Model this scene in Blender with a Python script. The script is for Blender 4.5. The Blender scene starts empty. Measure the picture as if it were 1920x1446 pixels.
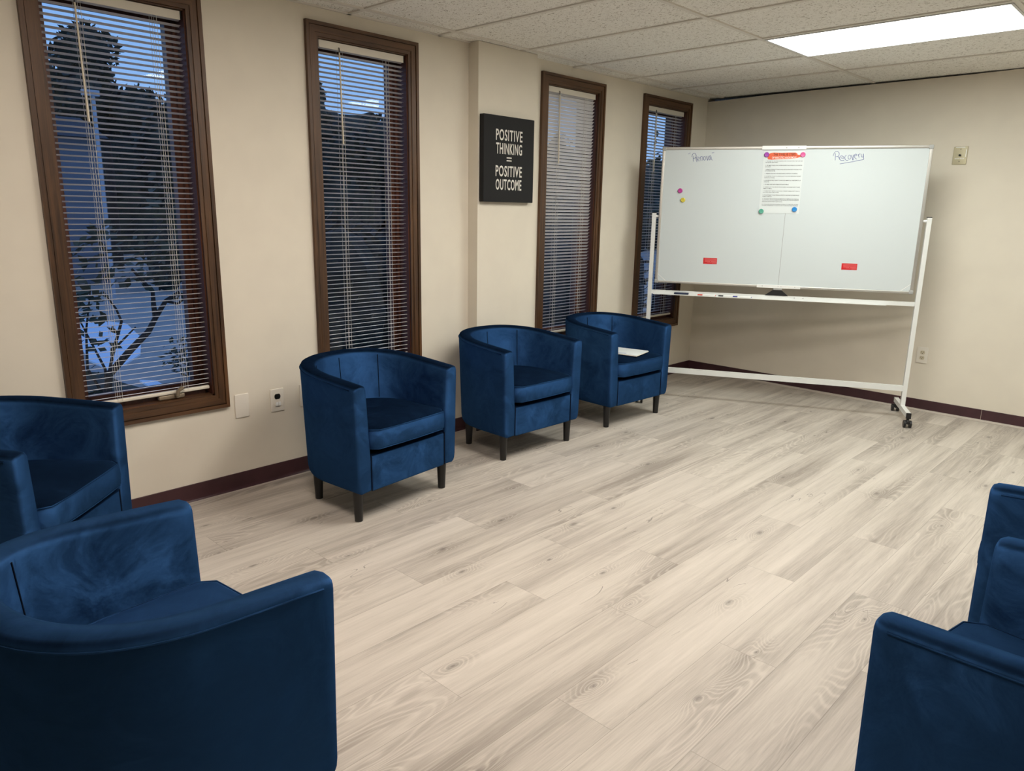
import bpy, math, random
from mathutils import Vector, Matrix
random.seed(7)
PI = math.pi
SC = bpy.context.scene
COL = SC.collection

# ------------------------------------------------------------------ camera
cam_d = bpy.data.cameras.new('camera')
cam_d.sensor_fit = 'HORIZONTAL'
cam_d.sensor_width = 36.0
cam_d.lens = 1382.6 / 1920 * 36.0
cam_d.clip_start = 0.02
cam_d.clip_end = 300
cam = bpy.data.objects.new('camera', cam_d)
COL.objects.link(cam)
_yaw, _pit, _rol = -0.7603, -0.2332, 0.0180
fwd = Vector((math.sin(_yaw) * math.cos(_pit), math.cos(_yaw) * math.cos(_pit), math.sin(_pit)))
rgt = Vector((math.cos(_yaw), -math.sin(_yaw), 0))
upv = rgt.cross(fwd)
r2 = rgt * math.cos(_rol) + upv * math.sin(_rol)
u2 = upv * math.cos(_rol) - rgt * math.sin(_rol)
cam.matrix_world = Matrix(((r2.x, u2.x, -fwd.x, 3.4729), (r2.y, u2.y, -fwd.y, 0.0), (r2.z, u2.z, -fwd.z, 1.4212), (0, 0, 0, 1)))
SC.camera = cam

# ------------------------------------------------------------------ view, world
vs = SC.view_settings
SC.display_settings.display_device = 'sRGB'
vs.view_transform = 'Standard'
vs.look = 'None'
vs.gamma = 1.0
vs.use_curve_mapping = False
vs.exposure = 0.0
world = bpy.data.worlds.new('dusk_sky')
SC.world = world
world.use_nodes = True
wn = world.node_tree.nodes
wl = world.node_tree.links
bg = wn['Background']
tc = wn.new('ShaderNodeTexCoord')
sx = wn.new('ShaderNodeSeparateXYZ')
rp = wn.new('ShaderNodeValToRGB')
wl.new(tc.outputs['Generated'], sx.inputs[0])
wl.new(sx.outputs['Z'], rp.inputs[0])
rp.color_ramp.elements[0].position = 0.0
rp.color_ramp.elements[0].color = (0.42, 0.62, 1.0, 1)
rp.color_ramp.elements[1].position = 0.6
rp.color_ramp.elements[1].color = (0.16, 0.34, 0.85, 1)
e = rp.color_ramp.elements.new(0.16)
e.color = (0.30, 0.54, 1.0, 1)
wl.new(rp.outputs[0], bg.inputs[0])
bg.inputs[1].default_value = 0.95
LIGHT_NEAR = ((1.0, 0.94, 0.86), 18.5)       # warm tubes nearer the camera
LIGHT_PINK = ((1.0, 0.885, 0.785), 18.5)       # warmest, beside the camera
LIGHT_FAR = ((0.98, 1.02, 0.96), 16.0)        # cooler fixture in view, and the unseen one added as fill to its right

H = 2.383          # ceiling
YB = 6.045         # far wall
XR = 7.6
YN = -4.2

# ------------------------------------------------------------------ materials
def newmat(name):
    m = bpy.data.materials.new(name)
    m.use_nodes = True
    return m, m.node_tree.nodes, m.node_tree.links, m.node_tree.nodes['Principled BSDF']

def flat(name, col, rough=0.6, metal=0.0, spec=0.5, coat=0.0):
    m, n, l, b = newmat(name)
    b.inputs['Base Color'].default_value = (*col, 1)
    b.inputs['Roughness'].default_value = rough
    b.inputs['Metallic'].default_value = metal
    b.inputs['Specular IOR Level'].default_value = spec
    b.inputs['Coat Weight'].default_value = coat
    return m

def ramp(n, stops):
    r = n.new('ShaderNodeValToRGB')
    els = r.color_ramp.elements
    els[0].position, els[0].color = stops[0][0], (*stops[0][1], 1)
    els[1].position, els[1].color = stops[-1][0], (*stops[-1][1], 1)
    for p, c in stops[1:-1]:
        q = els.new(p)
        q.color = (*c, 1)
    return r

def math_node(n, l, op, a, b=None, c=None):
    x = n.new('ShaderNodeMath')
    x.operation = op
    for i, v in enumerate((a, b, c)):
        if v is None:
            continue
        if isinstance(v, (int, float)):
            x.inputs[i].default_value = v
        else:
            l.new(v, x.inputs[i])
    return x.outputs[0]

def noise(n, l, vec, scale, detail=3.0, rough=0.5, dist=0.0):
    t = n.new('ShaderNodeTexNoise')
    t.inputs['Scale'].default_value = scale
    t.inputs['Detail'].default_value = detail
    t.inputs['Roughness'].default_value = rough
    t.inputs['Distortion'].default_value = dist
    if vec is not None:
        l.new(vec, t.inputs['Vector'])
    return t

def mapping(n, l, vec, scale=(1, 1, 1), loc=(0, 0, 0)):
    mp = n.new('ShaderNodeMapping')
    mp.inputs['Scale'].default_value = scale
    mp.inputs['Location'].default_value = loc
    l.new(vec, mp.inputs['Vector'])
    return mp.outputs[0]

def mixcol(n, l, fac, a, b, mode='MIX'):
    x = n.new('ShaderNodeMix')
    x.data_type = 'RGBA'
    x.blend_type = mode
    for key, v in ((0, fac), (6, a), (7, b)):
        if isinstance(v, (int, float)):
            x.inputs[key].default_value = v
        elif isinstance(v, tuple):
            x.inputs[key].default_value = (*v, 1)
        else:
            l.new(v, x.inputs[key])
    return x.outputs[2]

def bump(n, l, b, height, strength=0.2, dist=0.01):
    k = n.new('ShaderNodeBump')
    k.inputs['Strength'].default_value = strength
    k.inputs['Distance'].default_value = dist
    l.new(height, k.inputs['Height'])
    l.new(k.outputs[0], b.inputs['Normal'])

def noisy(name, c1, c2, scale, rough=0.6, detail=4, lo=0.35, hi=0.65, stretch=(1, 1, 1), bstr=0.0, spec=0.5, bdist=0.01):
    m, n, l, b = newmat(name)
    t = n.new('ShaderNodeTexCoord')
    v = mapping(n, l, t.outputs['Object'], stretch)
    ns = noise(n, l, v, scale, detail)
    r = ramp(n, [(lo, c1), (hi, c2)])
    l.new(ns.outputs['Fac'], r.inputs[0])
    l.new(r.outputs[0], b.inputs['Base Color'])
    b.inputs['Roughness'].default_value = rough
    b.inputs['Specular IOR Level'].default_value = spec
    if bstr:
        bump(n, l, b, ns.outputs['Fac'], bstr, bdist)
    return m

def floor_mat():
    m, n, l, b = newmat('oak_plank_vinyl')
    t = n.new('ShaderNodeTexCoord')
    s = n.new('ShaderNodeSeparateXYZ')
    l.new(t.outputs['Object'], s.inputs[0])
    X, Y = s.outputs['X'], s.outputs['Y']
    M = lambda op, a, bb=None, c=None: math_node(n, l, op, a, bb, c)
    xr = M('DIVIDE', M('SUBTRACT', X, 0.0305), 0.2015)
    row = M('FLOOR', xr)
    fx = M('SUBTRACT', xr, row)
    off = M('FRACT', M('MULTIPLY', row, 0.4263))
    off2 = M('MULTIPLY', M('FRACT', M('MULTIPLY', M('SINE', M('MULTIPLY', row, 12.9)), 437.5)), 0.16)
    yr = M('ADD', M('DIVIDE', Y, 1.22), M('ADD', off, off2))
    pl = M('FLOOR', yr)
    fy = M('SUBTRACT', yr, pl)
    cb = n.new('ShaderNodeCombineXYZ')
    l.new(row, cb.inputs[0]); l.new(pl, cb.inputs[1])
    wnz = n.new('ShaderNodeTexWhiteNoise')
    wnz.noise_dimensions = '3D'
    l.new(cb.outputs[0], wnz.inputs['Vector'])
    rnd = wnz.outputs['Value']
    # plank-local coordinates, shifted per plank
    cv = n.new('ShaderNodeCombineXYZ')
    l.new(X, cv.inputs[0]); l.new(Y, cv.inputs[1])
    l.new(M('MULTIPLY', rnd, 37.0), cv.inputs[2])
    P = cv.outputs[0]
    # knots
    kv = mapping(n, l, P, (4.6, 1.9, 1.0))
    vo = n.new('ShaderNodeTexVoronoi')
    vo.inputs['Scale'].default_value = 1.0
    vo.inputs['Randomness'].default_value = 0.9
    vo.voronoi_dimensions = '2D'
    l.new(kv, vo.inputs['Vector'])
    kd = vo.outputs['Distance']
    vs_ = n.new('ShaderNodeSeparateColor')
    l.new(vo.outputs['Color'], vs_.inputs[0])
    has = M('GREATER_THAN', vs_.outputs[0], 0.52)
    size = M('ADD', M('MULTIPLY', vs_.outputs[1], 0.05), 0.03)
    wob = noise(n, l, mapping(n, l, P, (40, 22, 1)), 1.0, 2)
    kd2 = M('ADD', kd, M('MULTIPLY', M('SUBTRACT', wob.outputs['Fac'], 0.5), 0.05))
    core = M('MULTIPLY', has, M('SUBTRACT', 1.0, M('SMOOTH_MIN', M('DIVIDE', kd2, size), 1.0, 0.3)))
    halo = M('MULTIPLY', has, M('POWER', M('MAXIMUM', M('SUBTRACT', 1.0, M('MULTIPLY', kd, 2.6)), 0.0), 2.0))
    # cathedral figure = contour lines of a long stretched noise
    c1 = noise(n, l, mapping(n, l, P, (5.2, 0.8, 1.0)), 1.0, 2.0, 0.5, 0.3)
    fld = M('ADD', c1.outputs['Fac'], M('MULTIPLY', halo, 0.22))
    rings = M('SINE', M('MULTIPLY', fld, 210.0))
    figm = noise(n, l, mapping(n, l, P, (4.0, 0.55, 1.0), (3, 7, 11)), 1.0, 2.0)
    figr = ramp(n, [(0.47, (0, 0, 0)), (0.62, (1, 1, 1))])
    l.new(figm.outputs['Fac'], figr.inputs[0])
    fig = M('MAXIMUM', figr.outputs[0], M('MINIMUM', M('MULTIPLY', halo, 2.0), 1.0))
    ringv = M('MULTIPLY', M('POWER', M('MULTIPLY', M('ADD', rings, 1.0), 0.5), 3.0), fig)
    # straight grain
    g1 = noise(n, l, mapping(n, l, P, (30, 1.3, 1.0)), 1.0, 3.0, 0.6)
    g2 = noise(n, l, mapping(n, l, P, (210, 7.0, 1.0)), 1.0, 3.0, 0.7)
    band = noise(n, l, mapping(n, l, P, (6.5, 0.5, 1.0), (9, 1, 5)), 1.0, 2.0)
    tone = M('ADD', M('MULTIPLY', band.outputs['Fac'], 0.62), M('MULTIPLY', g1.outputs['Fac'], 0.46))
    tone = M('ADD', tone, M('MULTIPLY', M('SUBTRACT', rnd, 0.5), 0.035))
    tone = M('SUBTRACT', tone, M('MULTIPLY', fig, 0.115))
    tone = M('ADD', tone, M('MULTIPLY', ringv, 0.13))
    tone = M('ADD', tone, M('MULTIPLY', M('SUBTRACT', g2.outputs['Fac'], 0.5), 0.30))
    r = ramp(n, [(0.30, (0.30, 0.262, 0.226)), (0.45, (0.435, 0.388, 0.338)), (0.57, (0.535, 0.483, 0.423)), (0.72, (0.61, 0.553, 0.488))])
    l.new(tone, r.inputs[0])
    col = mixcol(n, l, M('MULTIPLY', core, 0.75), r.outputs[0], (0.11, 0.095, 0.085))
    # cracks: thin dark streaks
    ck = noise(n, l, mapping(n, l, P, (16, 2.4, 1.0), (31, 5, 2)), 1.0, 1.0, 0.5, 1.0)
    ckl = M('LESS_THAN', M('ABSOLUTE', M('SUBTRACT', ck.outputs['Fac'], 0.5)), 0.006)
    ckm = noise(n, l, mapping(n, l, P, (5, 3.2, 1.0), (1, 15, 8)), 1.0, 1.0)
    ckk = M('MULTIPLY', ckl, M('GREATER_THAN', ckm.outputs['Fac'], 0.68))
    col = mixcol(n, l, M('MULTIPLY', ckk, 0.6), col, (0.13, 0.11, 0.10))
    # joints
    ex = M('MULTIPLY', M('MINIMUM', fx, M('SUBTRACT', 1.0, fx)), 0.2015)
    ey = M('MULTIPLY', M('MINIMUM', fy, M('SUBTRACT', 1.0, fy)), 1.22)
    gap = M('LESS_THAN', M('MINIMUM', ex, ey), 0.0010)
    col = mixcol(n, l, M('MULTIPLY', gap, 0.45), col, (0.17, 0.145, 0.12))
    l.new(col, b.inputs['Base Color'])
    b.inputs['Roughness'].default_value = 0.5
    b.inputs['Specular IOR Level'].default_value = 0.35
    hgt = M('ADD', M('MULTIPLY', g2.outputs['Fac'], 0.5), M('MULTIPLY', gap, -1.5))
    bump(n, l, b, hgt, 0.12, 0.002)
    return m

def velvet_mat():
    m, n, l, b = newmat('blue_velvet')
    t = n.new('ShaderNodeTexCoord')
    oi = n.new('ShaderNodeObjectInfo')
    va = n.new('ShaderNodeVectorMath')
    va.operation = 'ADD'
    l.new(t.outputs['Object'], va.inputs[0])
    sc = n.new('ShaderNodeVectorMath')
    sc.operation = 'SCALE'
    sc.inputs[0].default_value = (7, 3, 5)
    l.new(oi.outputs['Random'], sc.inputs['Scale'])
    l.new(sc.outputs[0], va.inputs[1])
    V = va.outputs[0]
    a = noise(n, l, V, 6.5, 8, 0.70, 0.9)
    c = noise(n, l, mapping(n, l, V, (2.0, 2.0, 4.0)), 5.0, 3, 0.55, 2.0)
    mix = math_node(n, l, 'ADD', math_node(n, l, 'MULTIPLY', a.outputs['Fac'], 0.65), math_node(n, l, 'MULTIPLY', c.outputs['Fac'], 0.35))
    r = ramp(n, [(0.34, (0.0014, 0.0032, 0.0075)), (0.5, (0.0024, 0.0062, 0.0155)), (0.66, (0.0042, 0.0115, 0.029))])
    l.new(mix, r.inputs[0])
    l.new(r.outputs[0], b.inputs['Base Color'])
    b.inputs['Roughness'].default_value = 0.85
    b.inputs['Specular IOR Level'].default_value = 0.0
    b.inputs['Sheen Weight'].default_value = 0.0
    b.inputs['Sheen Roughness'].default_value = 0.45
    b.inputs['Sheen Tint'].default_value = (0.055, 0.23, 0.72, 1)
    fine = noise(n, l, V, 220, 2)
    h = math_node(n, l, 'ADD', math_node(n, l, 'MULTIPLY', c.outputs['Fac'], 1.0), math_node(n, l, 'MULTIPLY', fine.outputs['Fac'], 0.06))
    bump(n, l, b, h, 0.22, 0.010)
    # the pile: a broad blue lobe leaning backwards on flat surfaces and upwards on upright ones
    no = t.outputs['Normal']
    sp = n.new('ShaderNodeSeparateXYZ')
    l.new(no, sp.inputs[0])
    up = math_node(n, l, 'MINIMUM', math_node(n, l, 'MAXIMUM', math_node(n, l, 'MULTIPLY', math_node(n, l, 'SUBTRACT', sp.outputs['Z'], 0.25), 2.0), 0.0), 1.0)
    wob = math_node(n, l, 'MULTIPLY', math_node(n, l, 'SUBTRACT', a.outputs['Fac'], 0.5), 1.9)
    lean = n.new('ShaderNodeCombineXYZ')
    l.new(math_node(n, l, 'MULTIPLY', up, math_node(n, l, 'ADD', wob, -0.85)), lean.inputs[0])
    l.new(math_node(n, l, 'MULTIPLY', math_node(n, l, 'SUBTRACT', 1.0, up), math_node(n, l, 'ADD', wob, 0.30)), lean.inputs[2])
    ad = n.new('ShaderNodeVectorMath')
    ad.operation = 'ADD'
    l.new(no, ad.inputs[0]); l.new(lean.outputs[0], ad.inputs[1])
    vt = n.new('ShaderNodeVectorTransform')
    vt.vector_type = 'NORMAL'
    vt.convert_from = 'OBJECT'
    vt.convert_to = 'WORLD'
    l.new(ad.outputs[0], vt.inputs[0])
    gl = n.new('ShaderNodeBsdfGlossy')
    gl.inputs['Color'].default_value = (0.019, 0.060, 0.155, 1)
    gl.inputs['Roughness'].default_value = 0.64
    l.new(vt.outputs[0], gl.inputs['Normal'])
    # flat tops: soft pile combed towards the front
    le2 = n.new('ShaderNodeCombineXYZ')
    l.new(math_node(n, l, 'ADD', math_node(n, l, 'MULTIPLY', wob, 0.5), 0.85), le2.inputs[0])
    ad2 = n.new('ShaderNodeVectorMath')
    ad2.operation = 'ADD'
    l.new(no, ad2.inputs[0]); l.new(le2.outputs[0], ad2.inputs[1])
    vt2 = n.new('ShaderNodeVectorTransform')
    vt2.vector_type = 'NORMAL'
    vt2.convert_from = 'OBJECT'
    vt2.convert_to = 'WORLD'
    l.new(ad2.outputs[0], vt2.inputs[0])
    shn = n.new('ShaderNodeBsdfSheen')
    shn.inputs['Color'].default_value = (0.085, 0.255, 0.660, 1)
    shn.inputs['Roughness'].default_value = 0.42
    l.new(vt2.outputs[0], shn.inputs['Normal'])
    mxs = n.new('ShaderNodeMixShader')
    l.new(up, mxs.inputs[0]); l.new(gl.outputs[0], mxs.inputs[1]); l.new(shn.outputs[0], mxs.inputs[2])
    ash = n.new('ShaderNodeAddShader')
    l.new(b.outputs[0], ash.inputs[0]); l.new(mxs.outputs[0], ash.inputs[1])
    l.new(ash.outputs[0], n['Material Output'].inputs[0])
    return m

def wood_mat(name, axis, dark, light):
    m, n, l, b = newmat(name)
    t = n.new('ShaderNodeTexCoord')
    s = [70, 70, 70]
    s[axis] = 2.2
    v = mapping(n, l, t.outputs['Object'], tuple(s))
    a = noise(n, l, v, 1.0, 5, 0.65, 0.6)
    s2 = [9, 9, 9]
    s2[axis] = 1.6
    c = noise(n, l, mapping(n, l, t.outputs['Object'], tuple(s2)), 1.0, 3)
    f = math_node(n, l, 'ADD', math_node(n, l, 'MULTIPLY', a.outputs['Fac'], 0.55), math_node(n, l, 'MULTIPLY', c.outputs['Fac'], 0.45))
    r = ramp(n, [(0.36, dark), (0.66, light)])
    l.new(f, r.inputs[0])
    l.new(r.outputs[0], b.inputs['Base Color'])
    b.inputs['Roughness'].default_value = 0.42
    bump(n, l, b, a.outputs['Fac'], 0.15, 0.002)
    return m

def ceiling_mat():
    m, n, l, b = newmat('fissured_ceiling_tile')
    t = n.new('ShaderNodeTexCoord')
    v = t.outputs['Object']
    a = noise(n, l, mapping(n, l, v, (1.0, 1.7, 1)), 62, 2, 0.5, 1.4)
    r = ramp(n, [(0.335, (0, 0, 0)), (0.41, (1, 1, 1))])
    l.new(a.outputs['Fac'], r.inputs[0])
    c = noise(n, l, v, 230, 2)
    r2_ = ramp(n, [(0.25, (0.80, 0.78, 0.72)), (0.5, (0.91, 0.895, 0.84))])
    l.new(c.outputs['Fac'], r2_.inputs[0])
    col = mixcol(n, l, r.outputs[0], (0.36, 0.32, 0.255), r2_.outputs[0])
    l.new(col, b.inputs['Base Color'])
    b.inputs['Roughness'].default_value = 0.95
    b.inputs['Specular IOR Level'].default_value = 0.1
    bump(n, l, b, r.outputs[0], 0.3, 0.003)
    return m

def glass_mat():
    m = bpy.data.materials.new('window_glass')
    m.use_nodes = True
    n, l = m.node_tree.nodes, m.node_tree.links
    n.clear()
    o = n.new('ShaderNodeOutputMaterial')
    mx = n.new('ShaderNodeMixShader')
    tr = n.new('ShaderNodeBsdfTransparent')
    tr.inputs[0].default_value = (0.93, 0.96, 0.97, 1)
    gl = n.new('ShaderNodeBsdfGlossy')
    gl.inputs['Roughness'].default_value = 0.01
    fr = n.new('ShaderNodeFresnel')
    fr.inputs[0].default_value = 1.45
    ge = n.new('ShaderNodeNewGeometry')
    l.new(math_node(n, l, 'MULTIPLY', fr.outputs[0], math_node(n, l, 'SUBTRACT', 1.0, ge.outputs['Backfacing'])), mx.inputs[0])   # reflect at the outer faces only
    l.new(tr.outputs[0], mx.inputs[1]); l.new(gl.outputs[0], mx.inputs[2])
    l.new(mx.outputs[0], o.inputs[0])
    return m

def emit(name, col, strength):
    m, n, l, b = newmat(name)
    b.inputs['Base Color'].default_value = (0.9, 0.9, 0.9, 1)
    b.inputs['Emission Color'].default_value = (*col, 1)
    b.inputs['Emission Strength'].default_value = strength
    return m

MT = {
    'wall': noisy('cream_wall_paint', (0.745, 0.685, 0.58), (0.77, 0.71, 0.60), 6, 0.7, 2, bstr=0.04, spec=0.25),
    'floor': floor_mat(),
    'ceil': ceiling_mat(),
    'tbar': flat('ceiling_grid_paint', (0.74, 0.71, 0.64), 0.6),
    'base': noisy('maroon_vinyl', (0.044, 0.0145, 0.019), (0.058, 0.020, 0.026), 9, 0.42),
    'cove': flat('pale_floor_strip', (0.50, 0.44, 0.38), 0.6),
    'velvet': velvet_mat(),
    'seam': flat('dark_blue_stitching', (0.003, 0.008, 0.02), 0.9, spec=0.1),
    'under': flat('black_dust_cloth', (0.01, 0.01, 0.012), 0.95, spec=0.1),
    'leg': flat('black_lacquered_wood', (0.006, 0.0055, 0.006), 0.38),
    'glide': flat('white_felt_pad', (0.75, 0.73, 0.68), 0.9),
    'woodv': wood_mat('stained_oak_upright', 2, (0.028, 0.0115, 0.0042), (0.145, 0.068, 0.027)),
    'woodh': wood_mat('stained_oak_crosspiece', 1, (0.028, 0.0115, 0.0042), (0.145, 0.068, 0.027)),
    'woodr': wood_mat('reddish_oak_sash', 2, (0.040, 0.013, 0.0065), (0.135, 0.044, 0.021)),
    'slat': flat('white_aluminium_slat', (0.78, 0.75, 0.72), 0.45),
    'rail': flat('cream_blind_rail', (0.72, 0.67, 0.57), 0.45),
    'cord': flat('white_blind_cord', (0.72, 0.68, 0.60), 0.8),
    'wand': flat('ivory_plastic_wand', (0.74, 0.66, 0.52), 0.35),
    'clip': flat('black_plastic', (0.010, 0.010, 0.011), 0.45),
    'glass': glass_mat(),
    'bronze': flat('tan_metal_crank', (0.30, 0.24, 0.17), 0.38, 0.4),
    'canvas': noisy('black_canvas', (0.0125, 0.0125, 0.0135), (0.017, 0.017, 0.018), 300, 0.75, 2, spec=0.3),
    'sign_ink': flat('white_canvas_print', (0.78, 0.75, 0.69), 0.8),
    'board': flat('glossy_white_steel', (0.64, 0.69, 0.70), 0.25, spec=0.4),
    'alu': flat('brushed_aluminium', (0.62, 0.60, 0.56), 0.38, 0.75),
    'greycap': flat('grey_plastic_corner', (0.40, 0.40, 0.39), 0.5),
    'wpaint': flat('white_powder_coat', (0.78, 0.79, 0.77), 0.4),
    'tapew': flat('white_plastic', (0.86, 0.86, 0.84), 0.35),
    'ink': flat('blue_marker_ink', (0.10, 0.12, 0.34), 0.6),
    'line': flat('grey_joint_line', (0.30, 0.30, 0.30), 0.6),
    'red': flat('red_sticker_print', (0.62, 0.015, 0.02), 0.45),
    'pink_print': flat('pale_red_print', (0.80, 0.20, 0.20), 0.5),
    'paper': flat('white_paper', (0.70, 0.74, 0.74), 0.7),
    'orange': flat('orange_brush_print', (0.74, 0.13, 0.055), 0.7),
    'black_ink': flat('black_print', (0.02, 0.02, 0.02), 0.8),
    'brown_ink': flat('dark_brown_print', (0.10, 0.022, 0.010), 0.8),
    'white_ink': flat('white_print', (0.85, 0.82, 0.78), 0.8),
    'mag_purple': flat('purple_plastic', (0.34, 0.07, 0.40), 0.25),
    'mag_pink': flat('pink_plastic', (0.72, 0.12, 0.34), 0.25),
    'mag_magenta': flat('magenta_plastic', (0.50, 0.05, 0.30), 0.25),
    'mag_green': flat('sea_green_plastic', (0.10, 0.38, 0.28), 0.25),
    'mag_blue': flat('bright_blue_plastic', (0.03, 0.26, 0.66), 0.25),
    'mag_yellow': flat('yellow_plastic', (0.68, 0.56, 0.06), 0.25),
    'navy': flat('navy_felt_eraser', (0.012, 0.022, 0.06), 0.7),
    'mk_red': flat('red_marker_cap', (0.66, 0.08, 0.05), 0.35),
    'mk_black': flat('black_marker_cap', (0.015, 0.015, 0.018), 0.35),
    'mk_blue': flat('blue_marker_cap', (0.05, 0.06, 0.30), 0.35),
    'plate': flat('ivory_plate', (0.80, 0.75, 0.66), 0.4),
    'plate_hi': flat('ivory_receptacle', (0.82, 0.78, 0.70), 0.35),
    'recept': flat('tan_receptacle', (0.60, 0.53, 0.38), 0.4),
    'slot': flat('black_receptacle', (0.008, 0.008, 0.008), 0.4),
    'brass': flat('tan_metal_plate', (0.50, 0.45, 0.30), 0.45, 0.2),
    'light_frame': flat('white_light_trim', (0.72, 0.73, 0.74), 0.4),
    'asphalt': noisy('pale_pavement', (0.36, 0.31, 0.26), (0.46, 0.40, 0.34), 1.4, 0.8, 4),
    'grass': noisy('dark_verge', (0.012, 0.02, 0.010), (0.05, 0.055, 0.035), 3.0, 0.9, 5),
    'whitish': flat('pale_bright_ground', (0.86, 0.90, 0.95), 0.6),
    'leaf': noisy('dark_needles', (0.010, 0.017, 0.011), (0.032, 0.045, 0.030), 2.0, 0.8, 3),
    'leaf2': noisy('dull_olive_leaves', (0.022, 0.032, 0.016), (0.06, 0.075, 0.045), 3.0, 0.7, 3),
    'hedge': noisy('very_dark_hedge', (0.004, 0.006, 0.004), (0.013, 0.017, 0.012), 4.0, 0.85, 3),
    'bark': flat('dark_bark', (0.030, 0.024, 0.020), 0.85),
    'siding': noisy('grey_blue_siding', (0.12, 0.14, 0.17), (0.16, 0.18, 0.22), 1.0, 0.8, 3, stretch=(0.2, 0.2, 8)),
    'roof': flat('dark_shingle', (0.05, 0.05, 0.055), 0.9),
    'backing': flat('tan_backing', (0.25, 0.2, 0.15), 0.9),  # only on the unseen backing behind the far wall
    'pole': flat('pale_pole_paint', (0.40, 0.43, 0.48), 0.5),
}

# ------------------------------------------------------------------ mesh builder
class MB:
    def __init__(s):
        s.v = []; s.f = []
    def add(s, vs, fs):
        o = len(s.v)
        s.v += [tuple(v) for v in vs]
        s.f += [tuple(i + o for i in f) for f in fs]
        return s
    def box(s, x0, x1, y0, y1, z0, z1, M=None):
        vs = [Vector((x, y, z)) for z in (z0, z1) for y in (y0, y1) for x in (x0, x1)]
        if M is not None:
            vs = [M @ v for v in vs]
        return s.add(vs, [(0, 2, 3, 1), (4, 5, 7, 6), (0, 1, 5, 4), (2, 6, 7, 3), (0, 4, 6, 2), (1, 3, 7, 5)])
    def rbox(s, x0, x1, y0, y1, z0, z1, r, M=None, seg=3):
        # box with rounded edges round the two larger axes: stacked rounded outlines along z
        def outline(ins):
            pts = []
            rr = max(r - ins * 0.3, r * 0.4)
            for cx, cy, a0 in ((x1 - ins - rr, y1 - ins - rr, 0), (x0 + ins + rr, y1 - ins - rr, PI / 2), (x0 + ins + rr, y0 + ins + rr, PI), (x1 - ins - rr, y0 + ins + rr, 1.5 * PI)):
                for k in range(seg + 1):
                    a = a0 + k * PI / 2 / seg
                    pts.append((cx + rr * math.cos(a), cy + rr * math.sin(a)))
            return pts
        q = min(r, (z1 - z0) / 2 * 0.9)
        rings = []
        for k in range(seg + 1):
            a = k * PI / 2 / seg
            rings.append((q * (1 - math.sin(a)), z0 + q * (1 - math.cos(a))))
        for k in range(seg + 1):
            a = PI / 2 - k * PI / 2 / seg
            rings.append((q * (1 - math.sin(a)), z1 - q * (1 - math.cos(a))))
        vs = []; n = 4 * (seg + 1)
        for ins, z in rings:
            for (x, y) in outline(ins):
                v = Vector((x, y, z))
                vs.append(M @ v if M is not None else v)
        fs = [(j * n + i, j * n + (i + 1) % n, (j + 1) * n + (i + 1) % n, (j + 1) * n + i) for j in range(len(rings) - 1) for i in range(n)]
        fs.append(tuple(reversed(range(n))))
        fs.append(tuple(range((len(rings) - 1) * n, len(rings) * n)))
        return s.add(vs, fs)
    def tube(s, path, rad, n=8, closed=False):
        P = [Vector(p) for p in path]
        R = rad if isinstance(rad, (list, tuple)) else [rad] * len(P)
        vs = []; fs = []
        prev = None
        for i, p in enumerate(P):
            if closed:
                t = P[(i + 1) % len(P)] - P[i - 1]
            else:
                t = P[min(i + 1, len(P) - 1)] - P[max(i - 1, 0)]
            if t.length < 1e-9:
                t = Vector((0, 0, 1))
            t.normalize()
            if prev is None:
                a = Vector((0, 0, 1)) if abs(t.z) < 0.9 else Vector((1, 0, 0))
                u = t.cross(a).normalized()
            else:
                u = (prev - t * prev.dot(t)).normalized()
            prev = u
            w = t.cross(u)
            for k in range(n):
                a = 2 * PI * k / n
                vs.append(p + (u * math.cos(a) + w * math.sin(a)) * R[i])
        m = len(P)
        for i in range(m if closed else m - 1):
            j = (i + 1) % m
            for k in range(n):
                fs.append((i * n + k, i * n + (k + 1) % n, j * n + (k + 1) % n, j * n + k))
        if not closed:
            fs.append(tuple(reversed(range(n))))
            fs.append(tuple(range((m - 1) * n, m * n)))
        return s.add(vs, fs)
    def lathe(s, prof, n=20, M=None):
        vs = []; fs = []
        for r, z in prof:
            for k in range(n):
                a = 2 * PI * k / n
                v = Vector((r * math.cos(a), r * math.sin(a), z))
                vs.append(M @ v if M is not None else v)
        for i in range(len(prof) - 1):
            for k in range(n):
                fs.append((i * n + k, i * n + (k + 1) % n, (i + 1) * n + (k + 1) % n, (i + 1) * n + k))
        fs.append(tuple(reversed(range(n))))
        fs.append(tuple(range((len(prof) - 1) * n, len(prof) * n)))
        return s.add(vs, fs)
    def prism(s, poly, a0, a1, axis='y'):
        # polygon in the two other axes, extruded along `axis`
        n = len(poly)
        def mk(p, a):
            return {'x': (a, p[0], p[1]), 'y': (p[0], a, p[1]), 'z': (p[0], p[1], a)}[axis]
        vs = [mk(p, a0) for p in poly] + [mk(p, a1) for p in poly]
        fs = [(i, (i + 1) % n, n + (i + 1) % n, n + i) for i in range(n)]
        fs += [tuple(reversed(range(n))), tuple(range(n, 2 * n))]
        return s.add(vs, fs)
    def build(s, name, m, parent=None, smooth=None, fix=True):
        me = bpy.data.meshes.new(name)
        me.from_pydata(s.v, [], s.f)
        if fix:
            import bmesh
            bm = bmesh.new()
            bm.from_mesh(me)
            bmesh.ops.recalc_face_normals(bm, faces=bm.faces)
            bm.to_mesh(me)
            bm.free()
        me.materials.append(m)
        if smooth is not None:
            for p in me.polygons:
                p.use_smooth = True
            me.set_sharp_from_angle(angle=math.radians(smooth))
        me.update()
        o = bpy.data.objects.new(name, me)
        COL.objects.link(o)
        if parent is not None:
            o.parent = parent
        return o

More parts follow.
